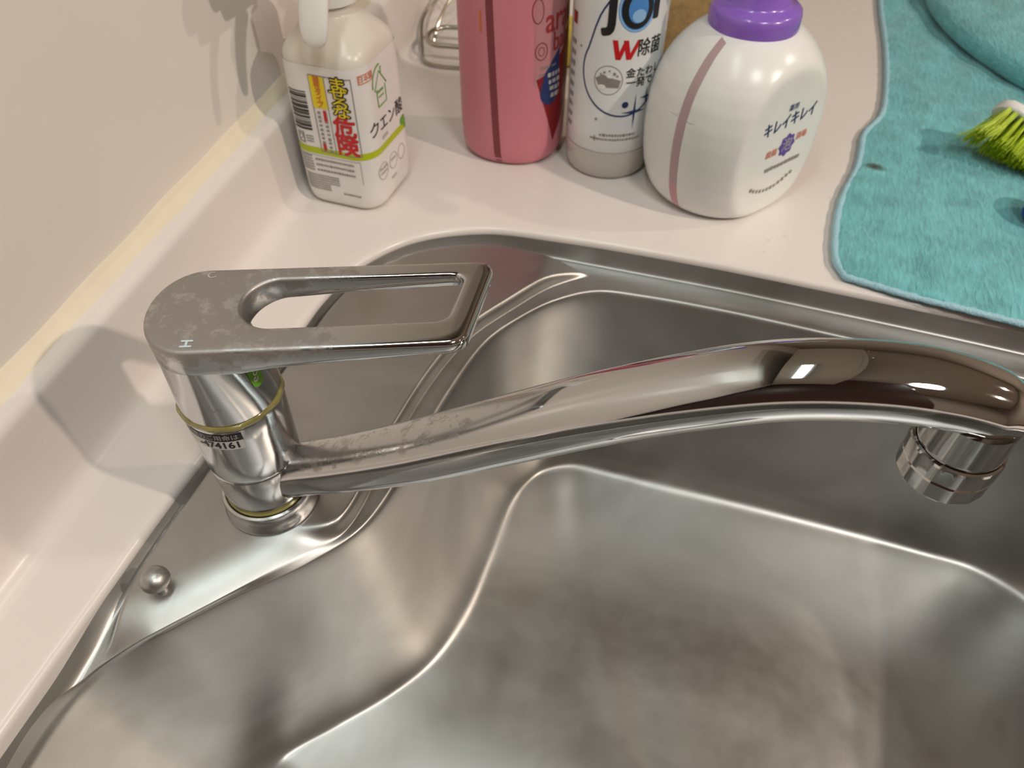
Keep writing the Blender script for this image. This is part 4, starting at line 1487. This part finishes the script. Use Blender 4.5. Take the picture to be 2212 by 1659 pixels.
# ------------------------------------------------------------------ towel
TW = thing('dish_towel', 'teal terry dish towel with pale blue hem spread on the worktop', 'towel', (0, 0, 0))
left = catmull([(0.306, 0.95), (0.304, 0.742), (0.308, 0.63), (0.3065, 0.531), (0.302, 0.495), (0.289, 0.459), (0.2865, 0.43), (0.284, 0.405), (0.274, 0.357), (0.2705, 0.315), (0.2720, 0.277), (0.278, 0.2640)], 8)
NX = 90
loops = []
NYT = 120
ll = resample(np.vstack([left]), 10) if False else left
sl2 = np.r_[0, np.cumsum(np.hypot(*np.diff(left, axis=0).T))]
qs = np.linspace(0, sl2[-1], NYT)
LX = np.interp(qs, sl2, left[:, 0])
LY = np.interp(qs, sl2, left[:, 1])
XE = 0.66
grid = []
for j in range(NYT):
    row = []
    for i in range(NX + 1):
        f_ = (i / NX) ** 1.25
        x = LX[j] + (XE - LX[j]) * f_
        yb = float(interp([0.27, 0.313, 0.383, 0.5, 0.7], [0.2640, 0.2555, 0.2480, 0.240, 0.228], x))
        # bottom edge follows yb, top edge stays straight
        w_ = 1 - j / (NYT - 1)
        y = yb + (LY[j] - 0.264) / (0.95 - 0.264) * (0.95 - yb)
        row.append((x, y))
    grid.append(row)


def tz(x, y):
    z_ = ZC + 0.0042
    z_ += 0.0009 * math.sin(70 * x + 25 * y) * math.sin(38 * y - 14 * x + 1) + 0.0007 * math.sin(130 * x - 60 * y)
    # soft ripples near the left edge
    z_ += 0.0020 * math.exp(-((x - 0.305 - 0.05 * (y - 0.33)) / 0.012) ** 2) * math.exp(-((y - 0.30) / 0.05) ** 2)
    z_ += 0.0030 * math.exp(-((x - 0.332) / 0.010) ** 2) * math.exp(-((y - 0.30) / 0.07) ** 2)
    return z_


top = [[(x, y, tz(x, y)) for x, y in r] for r in grid]
bot = [[(x, y, ZC + 0.0006) for x, y in r] for r in grid]
b = MB()
b.loft(top, closed=False)
b.loft(bot, closed=False)
edge_t = [r[0] for r in top] + top[-1][1:] + [r[-1] for r in top[::-1]][1:] + top[0][::-1][1:]
edge_b = [r[0] for r in bot] + bot[-1][1:] + [r[-1] for r in bot[::-1]][1:] + bot[0][::-1][1:]
b.loft([edge_t, edge_b], closed=True)
b.build('cloth', M['towel'], TW, sharp=180)
hem = [(x, y, ZC + 0.0032) for x, y in ((r[0][0], r[0][1]) for r in grid)] + [(x, y, ZC + 0.0034) for x, y in grid[-1][2:]]
MB().tube(hem, [0.0025 + 0.0003 * math.sin(i * 1.9) for i in range(len(hem))], 10).build('hem', M['hem'], TW)
# folded layer at the far right
fe = catmull([(0.345, 0.95), (0.345, 0.80), (0.3475, 0.725), (0.358, 0.682), (0.369, 0.653), (0.390, 0.612), (0.420, 0.570), (0.470, 0.525), (0.56, 0.47), (0.66, 0.42)], 8)
loops = []
for i, (x, y) in enumerate(fe):
    t = fe[min(i + 1, len(fe) - 1)] - fe[max(i - 1, 0)]
    t /= np.linalg.norm(t)
    n = np.array([-t[1], t[0]])
    if n[0] < 0:
        n = -n
    L = []
    base = ZC + 0.0045
    for d, h_ in ((0.010, 0.0005), (0.004, 0.001), (0.0008, 0.004), (0, 0.009), (0.0012, 0.0140), (0.005, 0.0180), (0.012, 0.0205), (0.03, 0.0225), (0.06, 0.0240), (0.12, 0.025), (0.25, 0.0255)):
        q = np.array([x, y]) + n * d
        wv = 0.0007 * math.sin(160 * q[0] + 60 * q[1]) if h_ > 0.01 else 0
        L.append((min(q[0], 0.67), min(q[1], 0.98), base + h_ + wv))
    loops.append(L)
MB().loft(loops, closed=False).build('folded_flap', M['towel_flap'], TW, sharp=180)

# ------------------------------------------------------------------ brush on the towel
BR = thing('scrub_brush', 'white scrub brush with lime green bristles lying on the towel', 'brush', (0.372, 0.452, 0.0115))
# head frame: X along the handle, Z opposite to the bristles
bz = Vector((0.42, 0.66, 0.62)).normalized()
bx_ = Vector((0.93, -0.20, -0.40))
bx_ = (bx_ - bz * bx_.dot(bz)).normalized()
by_ = bz.cross(bx_)
BM = Matrix((bx_, by_, bz)).transposed().to_4x4()
BM.translation = Vector((0.018, -0.002, 0.0265))
b = MB()
cs = rounded([(-0.016, 0.0), (0.016, 0.0), (0.014, 0.009), (-0.014, 0.009)], [0.003, 0.003, 0.005, 0.005], 6)
loops = []
for x, k_ in ((-0.020, 0.35), (-0.0185, 0.6), (-0.015, 0.85), (-0.008, 0.98), (0.03, 1.0), (0.07, 0.98), (0.095, 0.7), (0.11, 0.5)):
    loops.append([tuple(BM @ Vector((x, p[0] * k_, p[1] * (0.5 + 0.5 * k_)))) for p in cs])
b.loft(loops, cap0=True, cap1=True).build('brush_head', M['white_plastic'], BR)
b = MB()
rb = random.Random(11)
for i in range(17):
    for j in range(6):
        x = -0.014 + i * 0.0056
        y = -0.0120 + j * 0.0048
        for k_ in range(18):
            a = rb.uniform(0, 2 * PI)
            r = rb.uniform(0, 0.0018)
            px_, py_ = x + r * math.cos(a), y + r * math.sin(a)
            sx = rb.gauss(0, 0.0016) - (0.006 if i < 2 else 0.002)
            sy = rb.gauss(0, 0.0016) + py_ * 0.25
            ln_ = 0.0245 + rb.uniform(-0.003, 0.002)
            pts = [BM @ Vector((px_, py_, 0.001)), BM @ Vector((px_ + sx * 0.4, py_ + sy * 0.5, -ln_ * 0.55)), BM @ Vector((px_ + sx, py_ + sy, -ln_))]
            for q_ in pts:
                q_.z = max(q_.z, 0.0008)
            b.tube(pts, [0.00036, 0.00035, 0.00026], 4, caps=False)
bo = b.build('bristles', M['bristle'], BR)
bo['kind'] = 'stuff'

# blue plastic thing at the frame's edge
t = thing('blue_cap', 'blue plastic cap at the right edge on the towel', 'cap', (0.4125, 0.368, 0.0115))
MB().lathe([(0.0150, 0), (0.0165, 0.001), (0.0165, 0.016), (0.015, 0.0195), (0.010, 0.021), (0, 0.0212)], 48, cap1=False).build('shell', M['blue'], t)
b = MB()
for i in range(24):
    a = 2 * PI * i / 24
    b.tube([(0.0165 * math.cos(a), 0.0165 * math.sin(a), 0.002), (0.0165 * math.cos(a), 0.0165 * math.sin(a), 0.015)], 0.0008, 6)
b.build('grip_ribs', M['blue'], t)

# ------------------------------------------------------------------ water droplets
dv, df = [], []
seg, rg = 14, 5
for i in range(rg + 1):
    a = i / rg * PI / 2
    for j in range(seg):
        dv.append((math.cos(a) * math.cos(2 * PI * j / seg), math.cos(a) * math.sin(2 * PI * j / seg), 0.45 * math.sin(a)))
for i in range(rg):
    for j in range(seg):
        k_ = (j + 1) % seg
        df.append((i * seg + j, i * seg + k_, (i + 1) * seg + k_, (i + 1) * seg + j))
proto = None
for (x, y, z_, r) in ((0.2366, 0.3007, ZC, 0.0012), (0.2268, 0.2920, ZC, 0.0014), (0.2249, 0.2777, ZC, 0.0015), (0.2166, 0.2822, ZC, 0.0009),
                      (0.2674, 0.2938, ZC, 0.0014), (0.2655, 0.3594, ZC, 0.0012)):
    if proto is None:
        o = proto = mk('water_droplet', dv, df, M['water'])
    else:
        o = proto.copy()
        COL.objects.link(o)
    o.location = (x, y, z_ + 0.00005)
    o.scale = (r, r, r)
    tag(o, 'tiny water droplet on the white worktop between the hand soap and the towel', 'droplet', 'water droplets near the towel')
